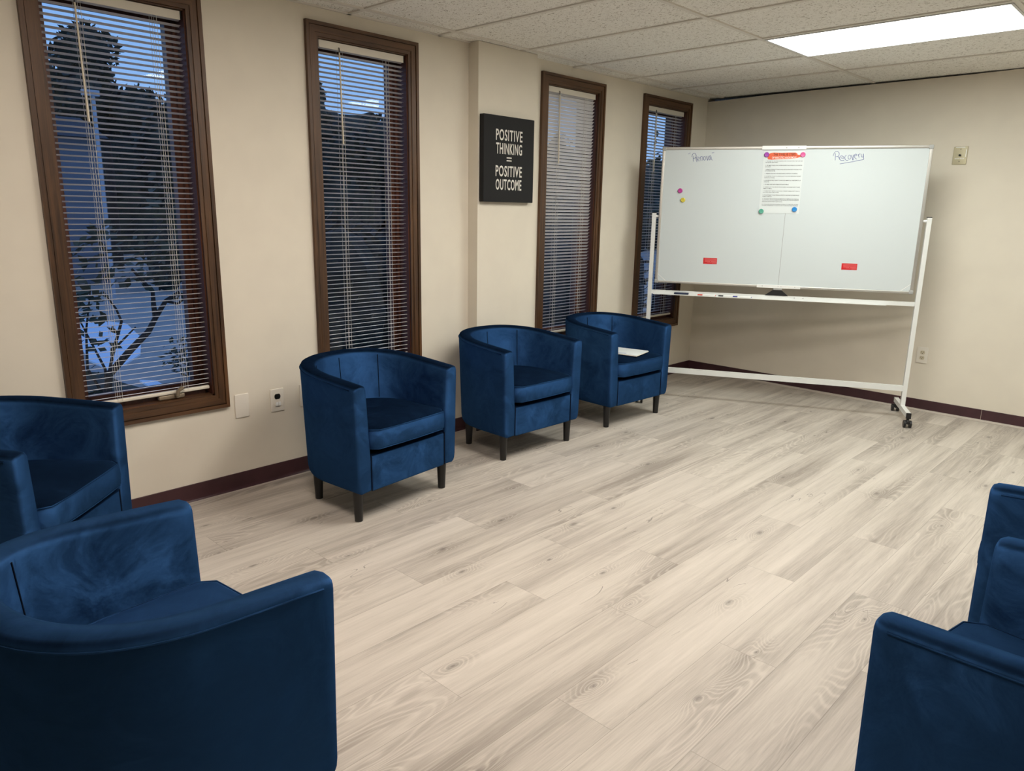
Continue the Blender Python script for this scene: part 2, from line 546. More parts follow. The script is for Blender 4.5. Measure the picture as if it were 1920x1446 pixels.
def tag(o, label=None, cat=None, group=None, kind=None):
    if label: o['label'] = label
    if cat: o['category'] = cat
    if group: o['group'] = group
    if kind: o['kind'] = kind
    return o

def empty(name, loc=(0, 0, 0), rz=0.0, rot=None):
    o = bpy.data.objects.new(name, None)
    o.empty_display_size = 0.1
    COL.objects.link(o)
    o.location = loc
    o.rotation_euler = rot if rot else (0, 0, rz)
    return o

def copy_tree(o, parent=None):
    c = o.copy()
    COL.objects.link(c)
    if parent is not None:
        c.parent = parent
    for ch in list(o.children):
        copy_tree(ch, c)
    return c

def text_mesh(name, body, m, parent, M, size=0.1, sx=1.0, offset=0.0, align='CENTER', width=None, line=1.0, res=3, extrude=0.0, space=1.0):
    cu = bpy.data.curves.new(name, 'FONT')
    cu.body = body
    cu.size = size
    cu.align_x = align
    cu.align_y = 'TOP'
    cu.offset = offset
    cu.resolution_u = res
    cu.space_line = line
    cu.space_character = space
    cu.extrude = extrude
    if width:
        cu.text_boxes[0].width = width
    t = bpy.data.objects.new(name + '_text', cu)
    COL.objects.link(t)
    dg = bpy.context.evaluated_depsgraph_get()
    dg.update()
    me = bpy.data.meshes.new_from_object(t.evaluated_get(dg))
    bpy.data.objects.remove(t)
    bpy.data.curves.remove(cu)
    me.transform(M @ Matrix.Diagonal((sx, 1, 1, 1)))
    me.materials.clear()
    me.materials.append(m)
    o = bpy.data.objects.new(name, me)
    COL.objects.link(o)
    if parent is not None:
        o.parent = parent
    return o

# ------------------------------------------------------------------ room shell
def struct(o, label=None):
    o['kind'] = 'structure'
    if label: o['label'] = label
    return o

struct(MB().box(-0.2, XR + 0.2, YN - 0.2, YB + 0.35, -0.12, 0.0).build('floor', MT['floor']))

WIN = [(0.893, 1.600), (2.120, 2.826), (3.876, 4.566), (5.066, 5.772)]   # casing outlines along the wall
WZ0, WZ1 = 0.447, 2.318
CW = 0.068          # casing width
wl_ = MB()
prev = YN - 0.2
for (a, b_) in WIN:
    oa, ob = a + CW - 0.004, b_ - CW + 0.004
    wl_.box(-0.2, 0, prev, oa, 0, H + 0.01)
    wl_.box(-0.2, 0, oa, ob, 0, WZ0 + CW - 0.004)
    wl_.box(-0.2, 0, oa, ob, WZ1 - CW + 0.004, H + 0.01)
    prev = ob
wl_.box(-0.2, 0, prev, YB + 0.12, 0, H + 0.01)
struct(wl_.build('wall_left', MT['wall']))
struct(MB().box(0, 0.085, 3.226, 3.745, 0, H + 0.004).build('wall_pilaster', MT['wall']))
# far wall: its top stops short of the ceiling near the corner, leaving the dark slot
fw = MB()
fw.prism([(-0.0, 0), (XR + 0.2, 0), (XR + 0.2, H + 0.01), (2.75, H + 0.01), (2.0, H - 0.004), (0.55, H - 0.010), (0.12, H - 0.020), (-0.0, H - 0.020)], YB, YB + 0.12, 'y')
struct(fw.build('wall_far', MT['wall']))
struct(MB().box(XR, XR + 0.15, YN, YB, 0, H + 0.01).build('wall_right', MT['wall']))
struct(MB().box(0, XR + 0.15, YN - 0.15, YN, 0, H + 0.01).build('wall_near', MT['wall']))
struct(MB().box(-0.2, XR + 0.2, YB + 0.30, YB + 0.35, 0, H + 0.2).build('wall_backing', MT['backing']))  # unseen backing, added so no sky light shows through the slot

ceil = MB().box(-0.2, XR + 0.2, YN - 0.2, YB + 0.35, H + 0.007, H + 0.06).build('ceiling', MT['ceil'])
struct(ceil)
TP = 0.6096
Y0 = 2.3807
XA = 0.1436
LIGHTS = [(XA + 2 * TP, Y0 + 3 * TP, LIGHT_FAR), (XA + 2 * TP, Y0, LIGHT_NEAR), (XA + 2 * TP, Y0 - 3 * TP, LIGHT_PINK), (XA + 6 * TP, Y0 + 3 * TP, LIGHT_FAR)]
gr = MB()
k = -10
while Y0 + k * TP < YB - 0.05:
    y = Y0 + k * TP
    if y > YN:
        gr.box(0, XR, y - 0.012, y + 0.012, H, H + 0.0072)
    k += 1
k = 0
while XA + k * 2 * TP < XR:
    x = XA + k * 2 * TP
    gr.box(x - 0.012, x + 0.012, YN, YB - 0.004, H - 0.0006, H + 0.0072)
    k += 1
struct(gr.build('ceiling_grid', MT['tbar'], ceil))
wa = MB()
wa.box(0, 0.018, YN, 3.226, H, H + 0.007)
wa.box(0, 0.018, 4.20, YB - 0.01, H, H + 0.007)
struct(wa.build('wall_angle', MT['tbar'], ceil))

# baseboards
BH = 0.087
def base_prism(a0, a1, axis, wallpos, sign):
    prof = [(0, 0), (0.011, 0), (0.006, 0.008), (0.004, 0.016), (0.004, BH - 0.002), (0.002, BH), (0, BH)]
    return MB().prism([(wallpos + sign * p, z) for p, z in prof], a0, a1, axis)
bl = base_prism(YN, 3.226, 'y', 0.0, 1)
bl.prism([(0.085 + p, z) for p, z in ((0, 0), (0.011, 0), (0.006, 0.008), (0.004, 0.016), (0.004, BH), (0, BH))], 3.226, 3.745, 'y')
bl.prism([(p, z) for p, z in ((0, 0), (0.011, 0), (0.006, 0.008), (0.004, 0.016), (0.004, BH), (0, BH))], 3.745, YB, 'y')
struct(bl.build('baseboard_left', MT['base']))
bf = MB().prism([(YB - p, z) for p, z in ((0, 0), (0.011, 0), (0.006, 0.008), (0.004, 0.016), (0.004, BH - 0.002), (0.002, BH), (0, BH))], 0.0, 2.386, 'x')
bf.prism([(YB - p, z) for p, z in ((0, 0), (0.011, 0), (0.006, 0.008), (0.004, 0.016), (0.004, BH - 0.002), (0.002, BH), (0, BH))], 2.389, XR, 'x')
struct(bf.build('baseboard_far', MT['base']))
struct(base_prism(YN, YB, 'y', XR, -1).build('baseboard_right', MT['base']))
st = MB().prism([(YB - 0.004, 0), (YB - 0.026, 0), (YB - 0.026, 0.006), (YB - 0.018, 0.013), (YB - 0.004, 0.015)], 0.03, XR, 'x')
struct(st.build('trim_1', MT['cove']), 'pale strip along the foot of the far wall')

# ------------------------------------------------------------------ windows and blinds
BLIND_LABELS = [
    'white venetian blind in the window nearest the camera, bare branches and pale ground showing through',
    'open white venetian blind in the window left of the black sign, sky showing at top',
    'white venetian blind with slats tilted nearly shut, right of the black sign',
    'white venetian blind partly hidden behind the left edge of the whiteboard',
]
def window(i, y0, y1, tilt, crank):
    root = struct(empty('window_%d' % (i + 1), (0, y0, 0)))
    w = y1 - y0
    # casing: four stepped mitred boards
    steps = [(0.0, 0.017, 0.021), (0.017, 0.021, 0.012), (0.021, 0.050, 0.017), (0.050, CW, 0.013)]
    up = MB(); cr = MB()
    for a, b_, th in steps:
        for (ya, yb, inward) in ((a, b_, 1), (w - a, w - b_, -1)):
            lo, hi = WZ0, WZ1
            pts = [(ya, lo + a), (yb, lo + b_), (yb, hi - b_), (ya, hi - a)]
            up.prism(pts, 0.0, th, 'x')
        for (za, zb) in ((WZ0 + a, WZ0 + b_), (WZ1 - a, WZ1 - b_)):
            pts = [(a, za), (b_, zb), (w - b_, zb), (w - a, za)]
            cr.prism(pts, 0.0, th, 'x')
    struct(up.build('casing_upright', MT['woodv'], root))
    struct(cr.build('casing_crosspiece', MT['woodh'], root))
    a, b_, lo, hi = CW, w - CW, WZ0 + CW, WZ1 - CW
    j = MB()
    j.box(-0.19, 0, a - 0.004, a + 0.006, lo, hi); j.box(-0.19, 0, b_ - 0.006, b_ + 0.004, lo, hi)
    struct(j.build('jamb', MT['woodr'], root))
    j = MB()
    j.box(-0.19, 0, a, b_, hi - 0.006, hi + 0.004); j.box(-0.19, 0, a, b_, lo - 0.004, lo + 0.006)
    struct(j.build('sill', MT['woodh'], root))
    s = MB(); q = 0.048
    s.box(-0.15, -0.105, a + 0.006, a + q, lo + 0.006, hi - 0.006); s.box(-0.15, -0.105, b_ - q, b_ - 0.006, lo + 0.006, hi - 0.006)
    s.box(-0.15, -0.105, a + q, b_ - q, hi - q, hi - 0.006); s.box(-0.15, -0.105, a + q, b_ - q, lo + 0.006, lo + q + 0.01)
    # stop bead on the room side
    s.box(-0.105, -0.085, a + 0.006, a + 0.022, lo + 0.006, hi - 0.006); s.box(-0.105, -0.085, b_ - 0.022, b_ - 0.006, lo + 0.006, hi - 0.006)
    s.box(-0.105, -0.045, a + 0.022, b_ - 0.022, lo + 0.006, lo + 0.030)
    struct(s.build('sash', MT['woodr'], root))
    struct(MB().box(-0.131, -0.127, a + q - 0.006, b_ - q + 0.006, lo + q, hi - q + 0.006).build('glass_pane', MT['glass'], root))
    if crank:
        yc = 0.446
        h = MB()
        h.rbox(-0.044, -0.018, yc - 0.062, yc + 0.062, lo + 0.007, lo + 0.031, 0.007)
        h.tube([(-0.020, yc + 0.02, lo + 0.022), (0.002, yc + 0.02, lo + 0.026)], 0.010, 12)
        h.tube([(-0.001, yc + 0.018, lo + 0.026), (0.004, yc + 0.022, lo + 0.05), (0.008, yc + 0.045, lo + 0.066)], [0.010, 0.009, 0.010], 10)
        struct(h.build('crank_handle', MT['bronze'], root, 40), 'tan metal window crank')
    # ---- blind (hangs in the opening)
    br = empty('venetian_blind', (-0.026, y0, 0))
    tag(br, BLIND_LABELS[i], 'blind', 'venetian blinds in the window row')
    ba, bb = a + 0.012, b_ - 0.012
    zt = hi - 0.010
    hr = MB()
    hr.box(-0.014, 0.014, ba + 0.006, bb - 0.006, zt - 0.030, zt)
    hr.box(0.014, 0.0155, ba + 0.010, bb - 0.004, zt - 0.034, zt + 0.001)
    hr.build('headrail', MT['rail'], br)
    MB().box(-0.016, 0.017, ba - 0.004, ba + 0.0055, zt - 0.03, zt + 0.002).build('bracket', MT['clip'], br)
    MB().box(-0.016, 0.0135, bb - 0.0055, bb + 0.004, zt - 0.03, zt + 0.002).build('bracket', MT['clip'], br)
    zb = lo + 0.040
    pitch = 0.0230
    n = int((zt - 0.040 - zb - 0.012) / pitch)
    sl = MB()
    hw = 0.0128
    rng = random.Random(11 + i)
    for k_ in range(n + 1):
        zc = zb + 0.018 + k_ * pitch
        fr_ = k_ / n
        tl = tilt(fr_) + rng.uniform(-0.02, 0.02)
        sag = rng.uniform(-0.0008, 0.0008)
        ca, sa = math.cos(tl), math.sin(tl)
        pts = []
        for u, c in ((-1, 0), (-0.6, 0.0016), (0, 0.0026), (0.6, 0.0016), (1, 0)):
            pts.append((u * hw * ca - c * sa, zc + u * hw * sa + c * ca))
        vs_ = []; fs_ = []
        for yy, dz in ((ba, 0), (bb, sag)):
            for px, pz in pts:
                vs_.append((px, yy, pz + dz))
        for q_ in range(4):
            fs_.append((q_, q_ + 1, 5 + q_ + 1, 5 + q_))
        sl.add(vs_, fs_)
    sl.build('slats', MT['slat'], br, 60, fix=False)
    MB().rbox(-0.012, 0.012, ba, bb, zb - 0.008, zb + 0.008, 0.004).build('bottom_rail', MT['rail'], br, 40)
    for f_ in (0.24, 0.78):
        yy = ba + (bb - ba) * f_
        lc = MB()
        for dx, dy in ((0.0132, -0.004), (-0.0132, -0.004), (0.0, 0.010), (0.0132, 0.016)):
            lc.tube([(dx, yy + dy, zb), (dx, yy + dy, zt - 0.03)], 0.0009, 4)
        lc.build('ladder_cord', MT['cord'], br)
    yw = ba + 0.125
    wd = MB()
    wd.tube([(0.0195, yw, zt - 0.045), (0.0215, yw + 0.002, zt - 0.28), (0.022, yw + 0.005, zt - 0.495)], 0.0042, 8)
    wd.build('tilt_wand', MT['wand'], br, 50)
    hk = MB().tube([(0.0155, yw, zt - 0.022), (0.0195, yw, zt - 0.026), (0.0195, yw, zt - 0.046)], 0.003, 6)
    hk.build('wand_hook', MT['clip'], br)
    return root

D = math.radians
window(0, *WIN[0], lambda f: D(12), True)
window(1, *WIN[1], lambda f: D(11), False)
window(2, *WIN[2], lambda f: D(44 if f > 0.62 else 24 + 20 * f / 0.62), False)
window(3, *WIN[3], lambda f: D(12), False)

# ------------------------------------------------------------------ ceiling lights
def troffer(x0, y0, lamp, label, name='ceiling_light'):
    r = empty(name, (x0, y0, H))
    tag(r, label, 'light', 'recessed ceiling lights')
    W, Dp = 2 * TP, TP
    f = MB()
    t = 0.013
    g = 0.026
    f.box(t, W - t, t, g, -0.004, 0.006); f.box(t, W - t, Dp - g, Dp - t, -0.004, 0.006)
    f.box(t, g, g, Dp - g, -0.004, 0.006); f.box(W - g, W - t, g, Dp - g, -0.004, 0.006)
    f.build('frame', MT['light_frame'], r)
    MB().box(g, W - g, g, Dp - g, 0.0, 0.0065).build('diffuser', emit('lit_diffuser', *lamp), r)
    return r
LL = ['bright recessed ceiling light with white diffuser above the whiteboard side of the room',
      'recessed ceiling light out of the picture above the open floor, reflected in the window panes',
      'recessed ceiling light out of the picture to the left of the camera',
      'added recessed ceiling light out of the picture, brightening the far wall beyond the right edge']
for (x, y, lamp), lab in zip(LIGHTS, LL):
    troffer(x, y, lamp, lab)

# ------------------------------------------------------------------ tub chair
LEGH = 0.150
def plan(hw, xf, xs, xb, ex, ns=7, nc=30):
    pts = []
    for k in range(ns):
        pts.append((xf + (xs - xf) * k / ns, -hw))
    for k in range(nc + 1):
        th = PI * k / nc
        c, s_ = math.cos(th), math.sin(th)
        x = xs - (xs - xb) * abs(s_) ** (2 / ex)
        y = -hw * math.copysign(abs(c) ** (2 / ex), c)
        pts.append((x, y))
    for k in range(1, ns + 1):
        pts.append((xs + (xf - xs) * k / ns, hw))
    return pts

XF, XS, XBK, EX = 0.280, 0.060, -0.300, 2.35
def rim_h(x):
    return 0.655 + 0.047 * min(max((XF - x) / (XF - XBK), 0), 1)
def outer_at(z, fl=0.0):
    u = (z - LEGH) / 0.5
    return plan(0.322 + 0.013 * u - fl, XF, XS, XBK + 0.020 - 0.022 * u + fl, EX)
def inner_at(z):
    u = (z - 0.30) / 0.36
    return plan(0.244 + 0.020 * u, XF, XS - 0.010, XBK + 0.108 - 0.034 * u, EX)

def make_chair():
    root = empty('tub_chair')
    N = len(plan(1, XF, XS, XBK, EX))
    sect = []
    for i in range(N):
        ring = []
        xo = outer_at(0.6)[i][0]
        h = rim_h(xo)
        for z, fl in ((LEGH, 0.022), (LEGH + 0.006, 0.010), (LEGH + 0.02, 0.003), (LEGH + 0.045, 0), (0.28, 0), (0.40, 0), (0.52, 0)):
            x, y = outer_at(z, fl)[i]
            ring.append(Vector((x, y, z)))
        po = Vector((*outer_at(h - 0.02)[i], 0)); pi_ = Vector((*inner_at(h - 0.02)[i], 0))
        for w_, dz in ((0.0, -0.024), (0.015, -0.013), (0.07, -0.004), (0.17, 0.0), (0.5, 0.0035), (0.80, 0.0), (0.92, -0.005), (0.985, -0.014), (1.0, -0.026)):
            p = po.lerp(pi_, w_)
            ring.append(Vector((p.x, p.y, h + dz)))
        for z in (0.54, 0.42, 0.30):
            x, y = inner_at(z)[i]
            ring.append(Vector((x, y, z)))
        x, y = inner_at(0.30)[i]
        ring.append(Vector((x, y, LEGH + 0.004)))
        sect.append(ring)
    # soften the two arm fronts
    def front(ring, ins, dx):
        c = sum(ring, Vector()) / len(ring)
        out = []
        for v in ring:
            d = Vector((0, c.y - v.y, 0))
            dz = c.z - v.z
            sy = math.copysign(min(ins, abs(d.y)), d.y) if abs(d.y) > 1e-6 else 0
            szz = math.copysign(min(ins, abs(dz) * 0.05), dz)
            out.append(Vector((v.x + dx, v.y + sy, v.z + szz)))
        return out
    r0, r1 = sect[0], sect[-1]
    pre = [front(r0, 0.012, 0.0), front(r0, 0.0045, -0.003), front(r0, 0.0, -0.011)]
    post = [front(r1, 0.0, -0.011), front(r1, 0.0045, -0.003), front(r1, 0.012, 0.0)]
    allr = pre + sect[1:-1] + post
    n = len(r0)
    b = MB()
    vs_ = [v for r in allr for v in r]
    fs_ = []
    for j in range(len(allr) - 1):
        for i in range(n):
            fs_.append((j * n + i, j * n + (i + 1) % n, (j + 1) * n + (i + 1) % n, (j + 1) * n + i))
    fs_.append(tuple(range(n)))
    fs_.append(tuple(reversed(range((len(allr) - 1) * n, len(allr) * n))))
    b.add(vs_, fs_)
    b.build('back_and_arms', MT['velvet'], root, 50)
    # front panel and seat deck
    fp = MB()
    fp.rbox(-0.240, 0.240, LEGH + 0.001, 0.325, 0.0, 0.06, 0.008, Matrix(((0, 0, 1, XF - 0.062), (1, 0, 0, 0), (0, 1, 0, 0), (0, 0, 0, 1))))
    fp.build('front_panel', MT['velvet'], root, 40)
    bt = MB()
    o = outer_at(LEGH, 0.03)
    bt.prism([(x - 0.01, y) for x, y in o], LEGH + 0.004, LEGH + 0.010, 'z')
    bt.build('underside', MT['under'], root)
    sd = MB()
    o = inner_at(0.32)
    sd.prism([(min(x, XF - 0.07), y * 1.01) for x, y in o], 0.305, 0.318, 'z')
    sd.build('seat_deck', MT['under'], root)
    # seat cushion
    def cush(ins, z):
        xf = XF + 0.021 - ins
        hw = 0.244 - ins
        pl = plan(hw, xf, XS - 0.01, XBK + 0.098 + ins, EX)
        rc = 0.030
        out = []
        for (x, y) in pl:
            dx = xf - x
            if dx < rc:
                cut = rc - math.sqrt(max(rc * rc - (rc - dx) ** 2, 0))
                y = math.copysign(abs(y) - cut, y)
            out.append((x, y, z))
        # front edge points
        y0_, y1_ = out[-1][1], out[0][1]
        for k_ in range(1, 8):
            f_ = k_ / 8
            yy = y0_ + (y1_ - y0_) * f_
            out.append((xf + 0.006 * math.sin(PI * f_), yy, z))
        return out
    lay = [(0.016, 0.350), (0.005, 0.3535), (0.0, 0.361), (-0.002, 0.40), (0.0, 0.436), (0.004, 0.4435), (0.012, 0.4485), (0.035, 0.4545), (0.08, 0.4600), (0.14, 0.4635), (0.20, 0.4645)]
    cb_ = MB()
    rings = [cush(i_, z_) for i_, z_ in lay]
    m_ = len(rings[0])
    vs_ = [v for r in rings for v in r]
    fs_ = [(j * m_ + i, j * m_ + (i + 1) % m_, (j + 1) * m_ + (i + 1) % m_, (j + 1) * m_ + i) for j in range(len(rings) - 1) for i in range(m_)]
    fs_.append(tuple(reversed(range(m_))))
    fs_.append(tuple(range((len(rings) - 1) * m_, len(rings) * m_)))
    cb_.add(vs_, fs_)
    seat = cb_.build('seat_cushion', MT['velvet'], root, 60)
    pp = MB()
    pp.tube(cush(0.003, 0.4435), 0.0028, 6, True)
    pp.tube(cush(0.004, 0.3535), 0.0028, 6, True)
    pp.build('cushion_piping', MT['velvet'], seat, 60)
    # rim piping
    rim = []
    for i in range(1, N - 1):
        h = rim_h(outer_at(0.6)[i][0])
        x, y = outer_at(h - 0.02, -0.0005)[i]
        rim.append((x, y, h - 0.0185))
    MB().tube(rim, 0.0026, 6).build('rim_piping', MT['velvet'], root, 60)
    # inside seams, front seams
    def seam_inner(th):
        pts = []
        for q_ in range(9):
            z = 0.45 + (0.675 - 0.45) * q_ / 8
            pl = inner_at(z)
            idx = 7 + th * 30
            i0 = int(idx); f_ = idx - i0
            x = pl[i0][0] * (1 - f_) + pl[i0 + 1][0] * f_
            y = pl[i0][1] * (1 - f_) + pl[i0 + 1][1] * f_
            pts.append((x, y, z))
        return pts
    for th in (0.25, 0.5, 0.75):
        MB().tube(seam_inner(th), 0.0022, 6).build('back_seam', MT['seam'], root)
    for s_ in (-1, 1):
        MB().tube([(XF - 0.004, s_ * 0.2425, LEGH + 0.004), (XF - 0.004, s_ * 0.2425, 0.325)], 0.0024, 6).build('front_seam', MT['seam'], root)
    for (x, y) in ((0.220, 0.280), (0.220, -0.280), (-0.145, 0.222), (-0.145, -0.222)):
        lg = MB().lathe([(0.0165, 0.0025), (0.0185, 0.004), (0.0215, 0.075), (0.0255, LEGH + 0.004)], 16, Matrix.Translation((x, y, 0))).build('leg', MT['leg'], root, 40)
        MB().lathe([(0.0175, 0.0), (0.0175, 0.0028)], 16, Matrix.Translation((x, y, 0))).build('glide', MT['glide'], lg)
    return root

CH = [((0.519, 2.084), 5.95, 'blue velvet tub chair under the second window, left of the other two along the wall'),
      ((0.4096, 3.2177), -1.35, 'blue velvet tub chair in front of the wall with the black sign'),
      ((0.420, 4.217), -2.9, 'blue velvet tub chair with a white pad on its seat, left of the whiteboard'),
      ((1.905, 0.480), 94.2, 'large blue velvet tub chair nearest the camera at bottom left'),
      ((0.451, 0.548), 44.2, 'blue velvet tub chair under the nearest window, cut off by the left edge'),
      ((3.418, 1.728), 171.5, 'blue velvet tub chair at the bottom right corner, nearer of the two on the right'),
      ((3.375, 2.782), 178.0, 'blue velvet tub chair at the right edge, behind the bottom right one')]
proto = make_chair()
for i, ((x, y), ang, lab) in enumerate(CH):
    o = proto if i == 0 else copy_tree(proto)
    o.location = (x, y, 0)
    o.rotation_euler = (0, 0, math.radians(ang))
    tag(o, lab, 'armchair', 'blue velvet tub chairs round the room')

# white pad on the chair by the whiteboard
pad = empty('writing_pad', (0.545, 4.24, 0.4655), D(12))
tag(pad, 'white writing pad lying on the seat of the chair beside the whiteboard', 'pad')
MB().rbox(-0.15, 0.12, -0.11, 0.115, 0.0, 0.006, 0.005).build('backing_board', MT['plate'], pad, 40)
MB().rbox(-0.147, 0.117, -0.107, 0.112, 0.006, 0.009, 0.0028).build('paper_sheet', MT['paper'], pad, 40)
MB().box(-0.03, 0.03, -0.085, -0.075, 0.009, 0.0094).build('pen_mark', MT['ink'], pad)

# ------------------------------------------------------------------ wall plates and sign
def blank_plate(y, z, label):
    r = empty('wall_plate', (0, y, z))
    tag(r, label, 'wall plate')
    MB().rbox(-0.037, 0.037, -0.061, 0.061, 0, 0.007, 0.004, Matrix(((0, 0, 1, 0), (1, 0, 0, 0), (0, 1, 0, 0), (0, 0, 0, 1)))).build('plate', MT['plate'], r, 40)
    for dz in (-0.042, 0.042):
        MB().tube([(0.005, 0, dz), (0.0078, 0, dz)], 0.003, 10).build('screw', MT['plate_hi'], r)
    return r
blank_plate(1.669, 0.436, 'blank ivory wall plate beside the lower right corner of the nearest window')
blank_plate(2.032, 0.431, 'ivory wall plate half hidden behind the left side of a blue chair')

def outlet(M, label, dark_top):
    r = empty('power_outlet')
    r.matrix_world = M
    tag(r, label, 'outlet')
    R = Matrix(((1, 0, 0, 0), (0, 0, -1, 0), (0, 1, 0, 0), (0, 0, 0, 1)))   # local x right, y out -> here plate faces -y
    MB().rbox(-0.038, 0.038, -0.061, 0.061, 0, 0.007, 0.004, R).build('plate', MT['plate'], r, 40)
    for dz, m_ in ((0.020, MT['slot'] if dark_top else MT['recept']), (-0.020, MT['plate_hi'] if dark_top else MT['recept'])):
        p = [(0.0165 * math.cos(a) , max(-0.0135, min(0.0135, 0.0175 * math.sin(a))) + dz) for a in [2 * PI * q / 28 for q in range(28)]]
        f = MB().prism(p, -0.0095, -0.004, 'y').build('receptacle', m_, r)
        if m_ is MT['plate_hi'] and dark_top:
            for dx in (-0.0075, 0.0075):
                MB().rbox(dx - 0.0068, dx + 0.0068, dz - 0.009, dz + 0.010, 0.009, 0.017, 0.002, Matrix(((1, 0, 0, 0), (0, 0, -1, 0), (0, 1, 0, 0), (0, 0, 0, 1)))).build('white_insert', MT['tapew'], f, 40)
        elif m_ is MT['recept']:
            s_ = MB()
            s_.box(-0.0075, -0.0050, -0.0099, -0.009, dz - 0.001, dz + 0.008); s_.box(0.0050, 0.0075, -0.0099, -0.009, dz - 0.001, dz + 0.007)
            s_.box(-0.0025, 0.0025, -0.0099, -0.009, dz - 0.010, dz - 0.005)
            s_.build('slots', MT['slot'], f)
    return r
outlet(Matrix.Translation((0, 1.863, 0.432)) @ Matrix.Rotation(PI / 2, 4, 'Z'), 'ivory power outlet with one black socket, left of the nearest chair on the window wall', True)
outlet(Matrix.Translation((1.952, YB, 0.423)), 'ivory power outlet on the far wall right of the whiteboard stand', False)

sw = empty('metal_wall_plate', (2.003, YB, 1.848))
tag(sw, 'tan metal wall plate high on the far wall, right of the whiteboard', 'wall plate')
R_ = Matrix(((1, 0, 0, 0), (0, 0, -1, 0), (0, 1, 0, 0), (0, 0, 0, 1)))
MB().rbox(-0.044, 0.044, -0.060, 0.060, 0, 0.008, 0.003, R_).build('plate', MT['brass'], sw, 40)
MB().lathe([(0.007, 0.0), (0.007, 0.012), (0.003, 0.014)], 14, Matrix(((1, 0, 0, 0), (0, 0, -1, -0.006), (0, 1, 0, 0.002), (0, 0, 0, 1)))).build('jack', MT['slot'], sw, 40)
mk = MB()
for k in range(9):
    mk.box(-0.030 + k * 0.0066, -0.0255 + k * 0.0066, -0.0086, -0.0079, -0.024, -0.017)
mk.build('printed_marking', MT['white_ink'], sw)
MB().box(-0.032, 0.026, -0.0088, -0.0079, 0.052, 0.057).build('tape_strip', MT['tapew'], sw)
MB().box(0.033, 0.038, -0.0088, -0.0079, -0.010, 0.040).build('tape_strip', MT['tapew'], sw)
for dz in (-0.040, 0.043):
    MB().tube([(0, -0.006, dz), (0, -0.0088, dz)], 0.0032, 10).build('screw', MT['slot'], sw)

sg = empty('canvas_sign', (0.085, 3.461, 1.727))
tag(sg, 'black canvas sign with white lettering on the pilaster between two windows', 'sign')
MB().rbox(-0.225, 0.225, -0.256, 0.256, 0.002, 0.040, 0.003, Matrix(((0, 0, 1, 0), (1, 0, 0, 0), (0, 1, 0, 0), (0, 0, 0, 1)))).build('canvas', MT['canvas'], sg, 40)
def sign_line(txt, ztop, hgt, width, nm='lettering'):
    # measure with the font's own metrics, then scale to the wanted block
    o = text_mesh(nm, txt, MT['sign_ink'], sg, Matrix.Identity(4), size=1.0, offset=0.014, res=3, extrude=0.002, space=1.14)
    xs = [v.co.x for v in o.data.vertices]; ys = [v.co.y for v in o.data.vertices]
    x0, x1, y0, y1 = min(xs), max(xs), min(ys), max(ys)
    for v in o.data.vertices:
        u = ((v.co.x - (x0 + x1) / 2) / (x1 - x0)) * width
        t = ztop - (y1 - v.co.y) / (y1 - y0) * hgt
        v.co = Vector((0.0402 + (0.0004 if v.co.z > 0 else -0.0001), u - 0.004, t))
    return o
sign_line('POSITIVE', 0.178, 0.066, 0.236)
sign_line('THINKING', 0.098, 0.066, 0.232)
eqs = MB()
eqs.box(0.040, 0.0406, -0.026, 0.018, 0.0085, 0.0155); eqs.box(0.040, 0.0406, -0.026, 0.018, -0.0085, -0.0015)
eqs.build('lettering', MT['sign_ink'], sg)
sign_line('POSITIVE', -0.036, 0.066, 0.236)
sign_line('OUTCOME', -0.117, 0.066, 0.232)

# ------------------------------------------------------------------ whiteboard
WB_LOC = Vector((1.129, 5.276, 0))
WB_ROT = math.atan2(0.438, 0.899)
WBM = Matrix.Translation(WB_LOC) @ Matrix.Rotation(WB_ROT, 4, 'Z')
wb = empty('mobile_whiteboard', WB_LOC, WB_ROT)
tag(wb, 'wide double-sided whiteboard on a white wheeled frame with Renova and Recovery written on it', 'whiteboard')
BX0, BX1, BZ0, BZ1 = -0.895, 0.888, 0.903, 1.894
FRW = 0.020
MB().box(BX0 + 0.004, BX1 - 0.004, -0.010, 0.010, BZ0 + 0.004, BZ1 - 0.004).build('panel', MT['board'], wb)
fr = MB()
for (x0, x1, z0, z1) in ((BX0, BX0 + FRW, BZ0, BZ1), (BX1 - FRW, BX1, BZ0, BZ1), (BX0 + FRW, BX1 - FRW, BZ0, BZ0 + FRW * 0.8), (BX0 + FRW, BX1 - FRW, BZ1 - FRW, BZ1)):
    fr.rbox(x0, x1, z0, z1, 0, 0.032, 0.004, Matrix(((1, 0, 0, 0), (0, 0, 1, -0.016), (0, 1, 0, 0), (0, 0, 0, 1))))
fr.build('board_frame', MT['alu'], wb, 40)
for x in (BX0, BX1):
    for z in (BZ0, BZ1):
        sx_ = 1 if x == BX0 else -1
        sz_ = 1 if z == BZ0 else -1
        xa, xb = sorted((x - sx_ * 0.002, x + sx_ * 0.026)); za, zb = sorted((z - sz_ * 0.002, z + sz_ * 0.026))
        MB().rbox(xa, xb, za, zb, 0, 0.038, 0.005, Matrix(((1, 0, 0, 0), (0, 0, 1, -0.019), (0, 1, 0, 0), (0, 0, 0, 1)))).build('corner_cap', MT['greycap'], wb, 40)
MB().box(-0.0015, 0.0008, -0.0104, -0.009, BZ0 + FRW * 0.8, 1.86).build('joint_line', MT['line'], wb)
